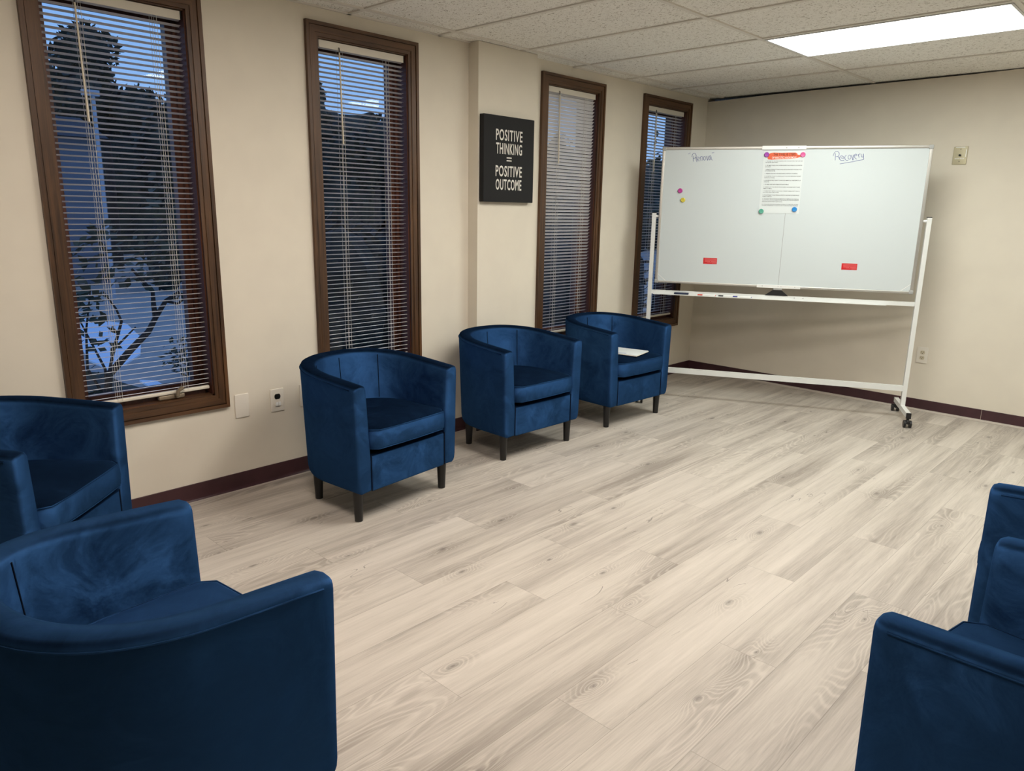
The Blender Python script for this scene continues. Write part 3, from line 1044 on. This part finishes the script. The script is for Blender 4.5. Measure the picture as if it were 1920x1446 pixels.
# small clear film corners at the two lower corners
cf = MB()
for x, s_ in ((BX0 + FRW, 1), (BX1 - FRW, -1)):
    cf.add([(x, -0.0103, 0.968), (x, -0.0103, 0.972), (x + s_ * 0.062, -0.0103, 0.921), (x + s_ * 0.055, -0.0103, 0.921)], [(0, 1, 2, 3)])
cf.build('film_edge', MT['tapew'], wb, fix=False)
tp = MB()
tp.box(-0.198, 0.094, -0.0185, 0.0185, BZ1 - 0.023, BZ1 + 0.003)
top_br = tp.build('joint_bracket', MT['tapew'], wb)
for x in (-0.035, 0.045):
    MB().tube([(x, -0.018, BZ1 - 0.012), (x, -0.0205, BZ1 - 0.012)], 0.004, 10).build('screw', MT['greycap'], top_br)
bt = MB().box(-0.148, 0.152, -0.0185, 0.0185, BZ0 - 0.002, BZ0 + 0.019).build('joint_bracket', MT['tapew'], wb)
for x in (-0.11, 0.0, 0.02, 0.115):
    MB().tube([(x, -0.018, BZ0 + 0.010), (x, -0.0200, BZ0 + 0.010)], 0.003, 8).build('screw', MT['greycap'], bt)
# board lock below the middle
lk = MB()
lk.prism([(-0.085, 0.846), (0.075, 0.846), (0.024, 0.888), (0.024, 0.894), (-0.028, 0.894), (-0.028, 0.888)], -0.012, 0.014, 'y')
lk = lk.build('board_lock', MT['clip'], wb)
MB().rbox(-0.032, 0.030, 0.887, 0.902, 0, 0.034, 0.004, Matrix(((1, 0, 0, 0), (0, 0, 1, -0.017), (0, 1, 0, 0), (0, 0, 0, 1)))).build('lock_catch', MT['greycap'], lk, 40)
# frame
PX0, PX1, PW = -0.929, 0.926, 0.0145
for px in (PX0, PX1):
    MB().box(px - PW, px + PW, -0.016, 0.016, 0.104, 1.421).build('post', MT['wpaint'], wb)
    MB().rbox(px - PW - 0.001, px + PW + 0.001, -0.017, 0.017, 1.421, 1.427, 0.003).build('post_cap', MT['clip'], wb, 40)
    s_ = 1 if px < 0 else -1
    MB().tube([(px + s_ * PW, 0, 1.398), (px + s_ * 0.036, 0, 1.398)], [0.010, 0.0075], 12).build('pivot_knob', MT['tapew'], wb, 40)
    ft = MB().box(px - PW, px + PW, -0.244, 0.244, 0.070, 0.104).build('foot_bar', MT['wpaint'], wb)
    for e_ in (-1, 1):
        MB().box(px - PW - 0.001, px + PW + 0.001, *sorted((e_ * 0.240, e_ * 0.252)), 0.066, 0.105).build('end_cap', MT['clip'], ft)
        yc = e_ * 0.252
        cs = MB()
        cs.tube([(px, e_ * 0.238, 0.072), (px, e_ * 0.238, 0.044)], 0.009, 10)
        cs.rbox(px - 0.011, px + 0.011, e_ * 0.238 - 0.024, e_ * 0.238 + 0.024, 0.026, 0.056, 0.008)
        for dx in (-0.018, 0.018):
            cs.tube([(px + dx - 0.007, e_ * 0.238, 0.026), (px + dx + 0.007, e_ * 0.238, 0.026)], 0.026, 20)
        cs.build('caster', MT['clip'], ft, 40)
MB().box(PX0 + PW, PX1 - PW, -0.009, 0.014, 0.817, 0.8455).build('upper_rail', MT['wpaint'], wb)
tr = MB()
tr.box(PX0 + 0.03, PX1 - 0.20, -0.046, -0.009, 0.8165, 0.819); tr.box(PX0 + 0.03, PX1 - 0.20, -0.047, -0.0455, 0.8165, 0.823)
tr.build('pen_tray', MT['wpaint'], wb)
for x in (0.1195, 0.179):
    MB().tube([(x, -0.009, 0.835), (x, -0.012, 0.835)], 0.004, 10).build('bolt', MT['greycap'], wb)
MB().box(PX0 + PW, PX1 - PW, -0.014, 0.014, 0.207, 0.246).build('lower_rail', MT['wpaint'], wb)

REN = [[(-0.7069, 1.8434), (-0.7045, 1.8475)], [(-0.698, 1.844), (-0.6978, 1.8549)], [(-0.6699, 1.7916), (-0.6728, 1.831)], [(-0.6805, 1.8229), (-0.681, 1.8297), (-0.6778, 1.8432), (-0.6673, 1.8506), (-0.6571, 1.8445), (-0.6521, 1.8323), (-0.6554, 1.8201), (-0.6646, 1.814), (-0.671, 1.8161)], [(-0.658, 1.8187), (-0.6524, 1.8173), (-0.6484, 1.801), (-0.6427, 1.7888)], [(-0.6509, 1.816), (-0.6445, 1.8227), (-0.6362, 1.8227), (-0.6289, 1.8173), (-0.6298, 1.8105), (-0.6378, 1.8064), (-0.6421, 1.8092), (-0.6433, 1.816), (-0.6403, 1.8037), (-0.6343, 1.7976), (-0.6246, 1.7962)], [(-0.6225, 1.824), (-0.6182, 1.8118), (-0.6149, 1.7955)], [(-0.6215, 1.8199), (-0.6172, 1.8267), (-0.6111, 1.8274), (-0.6057, 1.8199), (-0.602, 1.7982)], [(-0.5939, 1.8273), (-0.5987, 1.8185), (-0.5965, 1.8077), (-0.5905, 1.8009), (-0.5848, 1.8076), (-0.585, 1.8185), (-0.591, 1.8259), (-0.5979, 1.8259)], [(-0.5818, 1.8306), (-0.5751, 1.8157), (-0.5684, 1.7995), (-0.5669, 1.8157), (-0.5667, 1.8305)], [(-0.5489, 1.8305), (-0.5545, 1.8325), (-0.5585, 1.8224), (-0.5582, 1.8089), (-0.5535, 1.8021), (-0.5487, 1.8102), (-0.5476, 1.8224), (-0.5474, 1.8291), (-0.5434, 1.8129), (-0.5349, 1.7994)], [(-0.5423, 1.8506), (-0.5262, 1.8546)]]
REC = [[(0.2903, 1.798), (0.2861, 1.8435)], [(0.2743, 1.827), (0.2769, 1.8402), (0.2835, 1.8526), (0.2926, 1.8567), (0.3042, 1.8533), (0.3109, 1.8434), (0.3099, 1.8302), (0.3027, 1.8236), (0.2917, 1.822)], [(0.3027, 1.8236), (0.3114, 1.8169), (0.3176, 1.8037)], [(0.3227, 1.8152), (0.3439, 1.811), (0.3395, 1.8218), (0.3277, 1.8276), (0.3188, 1.8219), (0.3159, 1.812), (0.321, 1.802), (0.3311, 1.797), (0.347, 1.7978)], [(0.3592, 1.8308), (0.3517, 1.8267), (0.349, 1.8151), (0.3561, 1.8019), (0.3662, 1.7969), (0.3737, 1.8002)], [(0.3779, 1.8331), (0.3709, 1.8249), (0.3716, 1.8118), (0.3796, 1.8043), (0.387, 1.8084), (0.3889, 1.8199), (0.3829, 1.8307), (0.3779, 1.8331)], [(0.3906, 1.8331), (0.3974, 1.815), (0.4024, 1.7985), (0.4051, 1.8166), (0.4022, 1.8347)], [(0.4087, 1.8264), (0.4249, 1.8296), (0.42, 1.8379), (0.4107, 1.8363), (0.4081, 1.8248), (0.4132, 1.8149), (0.4253, 1.805)], [(0.432, 1.8362), (0.4364, 1.8247), (0.4399, 1.8148)], [(0.4349, 1.8312), (0.4373, 1.8378), (0.4449, 1.8394)], [(0.4504, 1.8393), (0.4527, 1.8262), (0.4584, 1.818), (0.4641, 1.8229), (0.4644, 1.8409), (0.4671, 1.8213), (0.4705, 1.8081), (0.4666, 1.8016), (0.4419, 1.7975), (0.3958, 1.787), (0.3491, 1.7788), (0.3225, 1.7747)]]
def spline(P, k=4):
    if len(P) < 3:
        return P
    out = []
    for i in range(len(P) - 1):
        a = P[max(i - 1, 0)]; b = P[i]; c = P[i + 1]; d = P[min(i + 2, len(P) - 1)]
        for q in range(k):
            t = q / k
            out.append(tuple(0.5 * (2 * b[j] + (c[j] - a[j]) * t + (2 * a[j] - 5 * b[j] + 4 * c[j] - d[j]) * t * t + (3 * b[j] - a[j] - 3 * c[j] + d[j]) * t ** 3) for j in (0, 1)))
    out.append(P[-1])
    return out
for strokes, lab in ((REN, 'blue handwritten word Renova'), (REC, 'blue handwritten word Recovery, underlined')):
    hwm = MB()
    for s_ in strokes:
        P = spline(s_)
        hwm.tube([(x, -0.0103, z) for x, z in P], 0.0015, 5)
    h_ = hwm.build('handwriting', MT['ink'], wb)
    h_['label'] = lab
for (x0, x1, z0, z1) in ((-0.545, -0.446, 1.057, 1.102), (0.411, 0.513, 1.052, 1.097)):
    rs = MB().box(x0, x1, -0.0106, -0.0095, z0, z1).build('sticker', MT['red'], wb)
    rs['label'] = 'red sticker with small pale print'
    pr = MB()
    for k, (a, b_) in enumerate(((0.10, 0.94), (0.10, 0.97), (0.12, 0.95), (0.12, 0.50), (0.56, 0.95), (0.30, 0.97), (0.66, 0.96))):
        zz = z1 - 0.008 - (k if k < 4 else k - 1) * 0.0060
        pr.box(x0 + (x1 - x0) * a, x0 + (x1 - x0) * b_, -0.0109, -0.0104, zz - 0.0016, zz + 0.0006)
    pr.build('sticker_print', MT['pink_print'], rs)

# poster held on the board by magnets
def on_board(x, y, z):
    return WBM @ Vector((x, y, z))
def wb_thing(name, x, y, z):
    o = empty(name, on_board(x, y, z), WB_ROT)
    return o
PXc, PZt = -0.048, 1.862
po = wb_thing('poster', PXc, -0.0108, PZt)
tag(po, 'white paper poster of twelve printed steps under an orange heading on the whiteboard', 'poster')
MB().box(-0.135, 0.137, -0.0008, 0.0004, -0.428, 0.0).build('sheet', MT['paper'], po)
BLOB = [(-0.1551, 1.8258), (-0.1506, 1.841), (-0.1374, 1.8485), (-0.1179, 1.8512), (-0.0705, 1.8494), (-0.0158, 1.8507), (0.0271, 1.8504), (0.0393, 1.8448), (0.0421, 1.8361), (0.0597, 1.8348), (0.068, 1.8288), (0.0611, 1.821), (0.0423, 1.8151), (0.0117, 1.8092), (-0.0272, 1.8074), (-0.0899, 1.8056), (-0.1292, 1.8029), (-0.1512, 1.805), (-0.1568, 1.8138)]
MB().prism([(x - PXc, z - PZt) for x, z in BLOB], -0.0011, -0.0006, 'y').build('heading_patch', MT['orange'], po)
FACE = Matrix(((1, 0, 0, 0), (0, 0, -1, -0.00125), (0, 1, 0, 0), (0, 0, 0, 1)))
def fit_text(nm, txt, m_, x0, x1, z0, z1, off=0.0):
    o = text_mesh(nm, txt, m_, po, Matrix.Identity(4), size=1.0, offset=off, res=2)
    xs = [v.co.x for v in o.data.vertices]; ys = [v.co.y for v in o.data.vertices]
    a, b_, c, d = min(xs), max(xs), min(ys), max(ys)
    for v in o.data.vertices:
        v.co = Vector((x0 + (v.co.x - a) / (b_ - a) * (x1 - x0), -0.0013, z0 + (v.co.y - c) / (d - c) * (z1 - z0)))
    return o
fit_text('heading', 'THE TWELVE STEPS', MT['brown_ink'], -0.119 - PXc, 0.028 - PXc, 1.8295 - PZt, 1.8475 - PZt, 0.01)
fit_text('heading', 'OF NARCOTICS ANONYMOUS', MT['white_ink'], -0.126 - PXc, 0.036 - PXc, 1.8095 - PZt, 1.8245 - PZt, 0.012)
LINES = [
    ('1.  WE ADMITTED WE WERE POWERLESS OVER OUR ADDICTION, THAT OUR LIVES', 1.7930, 0.00, 1.0), ('HAD BECOME UNMANAGEABLE.', 1.7835, 0.0, 0.34),
    ('2.  WE CAME TO BELIEVE THAT A POWER GREATER THAN OURSELVES COULD RESTORE', 1.7640, 0.0, 1.0), ('US TO SANITY.', 1.7545, 0.0, 0.16),
    ('3.  WE MADE A DECISION TO TURN OUR WILL AND OUR LIVES OVER TO THE CARE OF GOD', 1.7365, 0.0, 1.0), ('AS WE UNDERSTOOD HIM.', 1.7265, 0.0, 0.28),
    ('4.  WE MADE A SEARCHING AND FEARLESS MORAL INVENTORY OF OURSELVES.', 1.7085, 0.0, 0.90),
    ('5.  WE ADMITTED TO GOD, TO OURSELVES, AND TO ANOTHER HUMAN BEING THE EXACT', 1.6895, 0.0, 1.0), ('NATURE OF OUR WRONGS.', 1.6795, 0.0, 0.285),
    ('6.  WE WERE ENTIRELY READY TO HAVE GOD REMOVE ALL THESE DEFECTS OF', 1.6615, 0.0, 1.0), ('CHARACTER.', 1.6515, 0.0, 0.145),
    ('7.  WE HUMBLY ASKED HIM TO REMOVE OUR SHORTCOMINGS.', 1.6340, 0.0, 0.69),
    ('8.  WE MADE A LIST OF ALL PERSONS WE HAD HARMED, AND BECAME WILLING TO MAKE', 1.6155, 0.0, 1.0), ('AMENDS TO THEM ALL.', 1.6055, 0.0, 0.24),
    ('9.  WE MADE DIRECT AMENDS TO SUCH PEOPLE WHEREVER POSSIBLE, EXCEPT WHEN TO', 1.5875, 0.0, 1.0), ('DO SO WOULD INJURE THEM OR OTHERS.', 1.5780, 0.0, 0.44),
    ('10.  WE CONTINUED TO TAKE PERSONAL INVENTORY AND WHEN WE WERE WRONG', 1.5600, 0.0, 1.0), ('PROMPTLY ADMITTED IT.', 1.5500, 0.0, 0.265),
    ('11.  WE SOUGHT THROUGH PRAYER AND MEDITATION TO IMPROVE OUR CONSCIOUS', 1.5335, 0.0, 1.0), ('CONTACT WITH GOD AS WE UNDERSTOOD HIM, PRAYING ONLY FOR KNOWLEDGE OF', 1.5240, 0.0, 1.0), ('HIS WILL FOR US AND THE POWER TO CARRY THAT OUT.', 1.5145, 0.0, 0.56),
    ('12.  HAVING HAD A SPIRITUAL AWAKENING AS A RESULT OF THESE STEPS, WE TRIED', 1.4965, 0.0, 1.0), ('TO CARRY THIS MESSAGE TO ADDICTS, AND TO PRACTISE THESE PRINCIPLES.', 1.4870, 0.0, 1.0)]
LX0, LX1 = -0.166, 0.079
for k, (txt, zc, a, b_) in enumerate(LINES):
    x0 = LX0 - PXc
    x1 = x0 + (LX1 - LX0) * b_
    fit_text('text_line', txt, MT['black_ink'], x0, x1, zc - 0.0032 - PZt, zc + 0.0032 - PZt, 0.012)

def magnet(x, z, m_, label, y=-0.0100):
    o = wb_thing('magnet', x, y, z)
    tag(o, label, 'magnet', 'round magnets on the whiteboard')
    MB().lathe([(0.0165, 0.0), (0.0175, 0.002), (0.0165, 0.0075), (0.0125, 0.010), (0.0100, 0.0092), (0.006, 0.0088)], 24, Matrix(((1, 0, 0, 0), (0, 0, -1, 0), (0, 1, 0, 0), (0, 0, 0, 1)))).build('button', m_, o, 40)
    return o
magnet(-0.1641, 1.8371, MT['mag_purple'], 'purple magnet at the top left corner of the poster', -0.0120)
magnet(0.077, 1.8359, MT['mag_pink'], 'pink magnet at the top right corner of the poster', -0.0120)
magnet(-0.166, 1.4463, MT['mag_green'], 'sea green magnet at the bottom left corner of the poster', -0.0120)
magnet(0.0579, 1.4629, MT['mag_blue'], 'bright blue magnet at the bottom right of the poster', -0.0120)
magnet(-0.7488, 1.5849, MT['mag_magenta'], 'magenta magnet alone on the left half of the whiteboard, above the yellow one')
magnet(-0.7248, 1.5183, MT['mag_yellow'], 'yellow magnet alone on the left half of the whiteboard, below the magenta one')

er = wb_thing('board_eraser', -0.687, -0.030, 0.8190)
tag(er, 'navy blue eraser on the whiteboard tray left of the markers', 'eraser')
MB().rbox(-0.054, 0.054, -0.014, 0.014, 0.004, 0.017, 0.004).build('handle', MT['navy'], er, 40)
MB().box(-0.052, 0.052, -0.013, 0.013, 0.0, 0.0045).build('felt_pad', MT['clip'], er)
def marker(x0, capl, x1, m_, label, y, rz=0.0):
    L = x1 - x0
    o = empty('marker', on_board(x0 + L / 2, y, 0.8190), WB_ROT + rz)
    tag(o, label, 'marker', 'markers on the whiteboard tray')
    r = 0.0062
    MB().tube([(-L / 2 + capl, 0, r), (L / 2 - 0.004, 0, r)], r, 12).build('barrel', MT['tapew'], o, 40)
    MB().tube([(-L / 2, 0, r + 0.0003), (-L / 2 + 0.003, 0, r + 0.0003), (-L / 2 + capl, 0, r + 0.0003)], [0.0052, 0.0064, 0.0066], 12).build('cap', m_, o, 40)
    MB().tube([(L / 2 - 0.004, 0, r), (L / 2, 0, r)], [0.006, 0.0048], 12).build('end_plug', m_, o, 40)
marker(-0.566, 0.036, -0.434, MT['mk_red'], 'red-capped marker on the whiteboard tray', -0.036)
marker(-0.4145, 0.035, -0.284, MT['mk_black'], 'black-capped marker on the whiteboard tray', -0.030, 0.0)
marker(-0.3108, 0.033, -0.178, MT['mk_blue'], 'blue-capped marker on the whiteboard tray', -0.0395 + 0.0, 0.0)

# ------------------------------------------------------------------ outdoors
GZ = -0.40
struct(MB().box(-60, -0.2, -20, 60, GZ - 0.1, GZ).build('ground_outside', MT['asphalt']))
def leaves(mb, c, rad, n, size, rng, cone=False, shell=0.55):
    c = Vector(c)
    for _ in range(n):
        while True:
            p = Vector((rng.uniform(-1, 1), rng.uniform(-1, 1), rng.uniform(-1, 1)))
            if shell < p.length <= 1:
                break
        if cone:
            t = (p.z + 1) / 2
            k = (1 - t) * 1.0 + 0.06
            k *= 0.75 + 0.25 * math.sin(t * 40)
            p = Vector((p.x * k, p.y * k, p.z))
        q = c + Vector((p.x * rad[0], p.y * rad[1], p.z * rad[2]))
        a = Vector((rng.gauss(0, 1), rng.gauss(0, 1), rng.gauss(0, 0.6))).normalized()
        b = a.orthogonal().normalized()
        s = size * rng.uniform(0.6, 1.4)
        mb.add([q - a * s, q + b * s * 0.45, q + a * s, q - b * s * 0.45], [(0, 1, 2, 3)])
def blob(mb, c, rad, rng, n=10):
    # lumpy solid core so that crowns are opaque
    c = Vector(c)
    vs_ = []
    for j in range(n + 1):
        th = PI * j / n
        for i in range(2 * n):
            ph = PI * i / n
            k = 0.86 + 0.14 * rng.random()
            vs_.append(c + Vector((rad[0] * k * math.sin(th) * math.cos(ph), rad[1] * k * math.sin(th) * math.sin(ph), rad[2] * k * math.cos(th))))
    fs_ = [(j * 2 * n + i, j * 2 * n + (i + 1) % (2 * n), (j + 1) * 2 * n + (i + 1) % (2 * n), (j + 1) * 2 * n + i) for j in range(n) for i in range(2 * n)]
    mb.add(vs_, fs_)
def tree(x, y, h, w, kind, label, seed):
    rng = random.Random(seed)
    r = empty('tree', (x, y, GZ))
    tag(r, label, 'tree', 'trees outside the windows')
    MB().tube([(0, 0, 0), (0.05, 0, h * 0.5), (0, 0.03, h * 0.8)], [0.16, 0.11, 0.05], 8).build('trunk', MT['bark'], r, 60)
    cr = MB()
    if kind == 'conifer':
        vs_ = []; n = 14
        for j in range(9):
            t = j / 8
            for i in range(n):
                k = (1 - t) * 0.85 + 0.02
                k *= 0.8 + 0.25 * rng.random()
                vs_.append((w * k * math.cos(2 * PI * i / n), w * k * math.sin(2 * PI * i / n), h * 0.10 + t * h * 0.86))
        cr.add(vs_, [(j * n + i, j * n + (i + 1) % n, (j + 1) * n + (i + 1) % n, (j + 1) * n + i) for j in range(8) for i in range(n)])
        leaves(cr, (0, 0, h * 0.55), (w, w, h * 0.46), 1500, 0.16, rng, True, 0.0)
    else:
        for q in range(6):
            cc = (rng.uniform(-0.45, 0.45) * w, rng.uniform(-0.45, 0.45) * w, h * rng.uniform(0.45, 0.80))
            rr = w * rng.uniform(0.45, 0.65)
            blob(cr, cc, (rr * 0.8, rr * 0.8, rr * 0.7), rng, 7)
            leaves(cr, cc, (rr, rr, rr * 0.85), 420, 0.13, rng)
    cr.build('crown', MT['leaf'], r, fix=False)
TR = [(-20.5, 8.0, 7.6, 1.5, 'round', 'dark round-crowned tree farthest back in the nearest window'),
      (-16.2, 8.7, 5.0, 1.9, 'round', 'dark spreading tree right of centre in the nearest window'),
      (-21.2, 15.4, 6.9, 1.9, 'conifer', 'tall dark conifer at the left of the second window'),
      (-16.8, 14.8, 5.0, 1.7, 'round', 'dark rounded tree in the middle of the second window'),
      (-17.0, 19.2, 5.0, 2.1, 'round', 'dark tree behind the nearly shut blind'),
      (-20.6, 24.3, 5.6, 2.3, 'round', 'broad dark tree at the far edge of the nearly shut blind'),
      (-20.4, 29.6, 5.0, 2.0, 'round', 'broad dark tree far off in the window behind the whiteboard'),
      (-21.5, 35.0, 5.2, 2.0, 'conifer', 'distant dark conifer in the window behind the whiteboard')]
for k, a in enumerate(TR):
    tree(*a, seed=50 + k)
# long dark hedges
def hedge(x, ya, yb, h, d, label, seed):
    rng = random.Random(seed)
    r = empty('hedge', (x, (ya + yb) / 2, GZ))
    tag(r, label, 'hedge', 'dark hedges outside the windows')
    L = yb - ya
    m = MB()
    nx = max(int(L / 0.5), 2)
    for q in range(nx):
        cy = -L / 2 + (q + 0.5) * L / nx
        blob(m, (0, cy, h * 0.48), (d * 0.5, 0.42, h * 0.52), rng, 6)
    core = m
    for q in range(nx):
        cy = -L / 2 + (q + 0.5) * L / nx
        leaves(core, (0, cy, h * 0.5), (d * 0.56, 0.46, h * 0.54), 160, 0.07, rng)
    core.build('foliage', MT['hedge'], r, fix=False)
hedge(-13.0, 6.2, 20.0, 1.5, 0.7, 'long dark hedge along the far side of the pavement', 3)
hedge(-2.6, 3.75, 5.35, 1.75, 0.9, 'very dark shrub close outside the second window', 4)
hedge(-2.4, 6.9, 8.4, 1.55, 0.9, 'very dark shrub close outside the nearly shut blind', 5)
hedge(-17.5, 22.0, 34.0, 2.4, 0.7, 'dark hedge far off in the window behind the whiteboard', 6)

# wooded rise behind everything
rng = random.Random(9)
hb = MB()
nh = 60
ridge = []
for q in range(nh + 1):
    y = -4 + 54 * q / nh
    ridge.append((y, 5.55 + 0.45 * math.sin(y * 0.9 + 1.2) + 0.35 * math.sin(y * 2.3 + 1) + rng.uniform(-0.25, 0.25) - 0.008 * y))
vs_ = []
for y, h in ridge:
    vs_ += [(-25.5 + 0.5 * math.sin(y * 1.7), y, GZ), (-25.9, y, h * 0.8), (-27.0, y, h), (-31, y, GZ)]
hb.add(vs_, [(q * 4 + r_, q * 4 + r_ + 1, q * 4 + 5 + r_, q * 4 + 4 + r_) for q in range(nh) for r_ in range(3)])
for y, h in ridge:
    leaves(hb, (-26.6, y, h * 0.85), (0.7, 0.7, 0.8), 70, 0.17, rng)
    leaves(hb, (-26.0, y, h * 0.45), (0.7, 0.7, 2.0), 70, 0.2, rng)
struct(hb.build('wooded_rise', MT['leaf'], fix=False), 'dark wooded rise beyond the pavement')

# bare-stemmed shrub in the nearest window
rng = random.Random(21)
sh = empty('shrub', (-2.5, 1.84, GZ))
tag(sh, 'leggy shrub with dark bent branches close outside the nearest window', 'shrub')
BR = [[(0, 0, 0), (0, -0.03, 0.35), (0, 0.0, 0.55), (0.02, 0.16, 0.72), (0.05, 0.30, 0.86), (0.03, 0.37, 0.96), (0, 0.47, 1.08), (0, 0.58, 1.14)],
      [(0.03, 0.37, 0.96), (0.04, 0.36, 1.06), (0.02, 0.37, 1.16), (0, 0.30, 1.26), (0, 0.24, 1.34)],
      [(0, 0.0, 0.55), (-0.02, 0.06, 0.74), (0, 0.14, 0.82), (0.02, 0.22, 0.90)],
      [(0, 0.04, 0.70), (0, 0.13, 0.95), (0, 0.10, 1.05), (-0.02, 0.03, 1.18)],
      [(0, -0.03, 0.35), (0, -0.14, 0.62), (0, -0.12, 0.90), (0, -0.06, 1.2)],
      [(0, -0.03, 0.30), (0, -0.02, 0.60), (0, -0.09, 0.80), (0, -0.16, 1.0)],
      [(0, 0.47, 1.08), (0, 0.56, 1.05), (0, 0.66, 1.12), (0, 0.74, 1.26)]]
for k, p in enumerate(BR):
    r0 = 0.036 if k == 0 else (0.022 if k == 1 else 0.013)
    MB().tube(p, [r0 * (1 - 0.6 * i / (len(p) - 1)) for i in range(len(p))], 7).build('branch', MT['bark'], sh, 60)
lf = MB()
for c, n_, rr in (((0, -0.06, 0.78), 26, (0.12, 0.16, 0.28)), ((0, 0.62, 1.35), 130, (0.3, 0.34, 0.30)), ((0, 0.15, 1.45), 120, (0.3, 0.4, 0.24)), ((0, -0.12, 1.15), 60, (0.2, 0.16, 0.2)), ((0, 0.75, 0.2), 110, (0.2, 0.22, 0.18)), ((0, -0.1, 0.25), 90, (0.25, 0.25, 0.2)), ((0, 0.72, 1.85), 150, (0.3, 0.4, 0.3))):
    leaves(lf, c, rr, n_, 0.05, rng, False, 0.2)
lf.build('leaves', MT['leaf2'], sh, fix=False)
# broad leaved shrub by the last window
sh2 = empty('shrub', (-1.3, 7.35, GZ))
tag(sh2, 'leafy shrub with broad dark leaves against the sky in the window behind the whiteboard', 'shrub')
MB().tube([(0, 0, 0), (0.02, 0.05, 1.2), (0, 0.1, 2.4)], [0.03, 0.02, 0.01], 7).build('branch', MT['bark'], sh2, 60)
lf = MB()
leaves(lf, (0, 0.05, 2.30), (0.3, 0.42, 0.40), 62, 0.055, rng, False, 0.1)
leaves(lf, (0, 0.0, 1.75), (0.3, 0.45, 0.24), 190, 0.055, rng, False, 0.1)
lf.build('leaves', MT['leaf2'], sh2, fix=False)
# pale patches on the ground
def patch(pts, label):
    m = MB().prism(pts, GZ, GZ + 0.02, 'z').build('pale_patch', MT['whitish'])
    tag(m, label, 'snow patch', 'bright pale patches on the ground outside')
patch([(-9.6, 3.75), (-8.6, 4.05), (-7.2, 3.75), (-6.0, 3.30), (-5.5, 2.95), (-5.3, 2.72), (-6.0, 2.72), (-7.2, 2.98), (-8.4, 3.3), (-9.4, 3.55)], 'large bright pale patch on the pavement behind the bent branches')
patch([(-4.55, 2.76), (-4.42, 2.88), (-3.98, 2.84), (-3.85, 2.74), (-4.15, 2.72)], 'small bright pale patch at the foot of the nearest window view')
vg = MB().prism([(-5.8, 2.25), (-5.2, 2.62), (-4.6, 2.60), (-4.2, 2.66), (-3.9, 2.45), (-2.2, 2.0), (-2.0, 1.0), (-4.0, 0.8)], GZ, GZ + 0.012, 'z').build('ground_bed', MT['grass'])
struct(vg, 'dark planted bed at the foot of the nearest window')
# house beyond
ho = empty('house', (-15.0, 3.0, GZ))
tag(ho, 'grey-blue sided house at the left of the nearest window', 'house')
MB().box(-3, 0, -3.2, 3.05, 0, 3.2).build('wall', MT['siding'], ho)
MB().prism([(-3.3, 3.2), (0.25, 3.2), (-1.5, 3.75)], -3.4, 3.15, 'y').build('roof', MT['roof'], ho)
lp = empty('lamp_post', (-12.0, 5.02, GZ))
tag(lp, 'thin pale post with a short top arm seen through the nearest window', 'post')
MB().tube([(0, 0, 0), (0, 0, 3.75)], 0.035, 8).build('pole', MT['pole'], lp, 60)
MB().box(-0.06, 0.06, -0.18, 0.10, 3.72, 3.82).build('top_arm', MT['pole'], lp)
lo_ = empty('shrub', (-4.45, 3.22, GZ))
tag(lo_, 'low dull green shrub on the pavement at the foot of the nearest window view', 'shrub')
MB().tube([(0, 0, 0), (0.02, 0.02, 0.2), (0, 0.05, 0.4)], [0.014, 0.010, 0.006], 6).build('branch', MT['bark'], lo_, 60)
lf = MB()
leaves(lf, (0, 0, 0.24), (0.30, 0.24, 0.22), 170, 0.035, random.Random(77), False, 0.1)
lf.build('leaves', MT['leaf2'], lo_, fix=False)
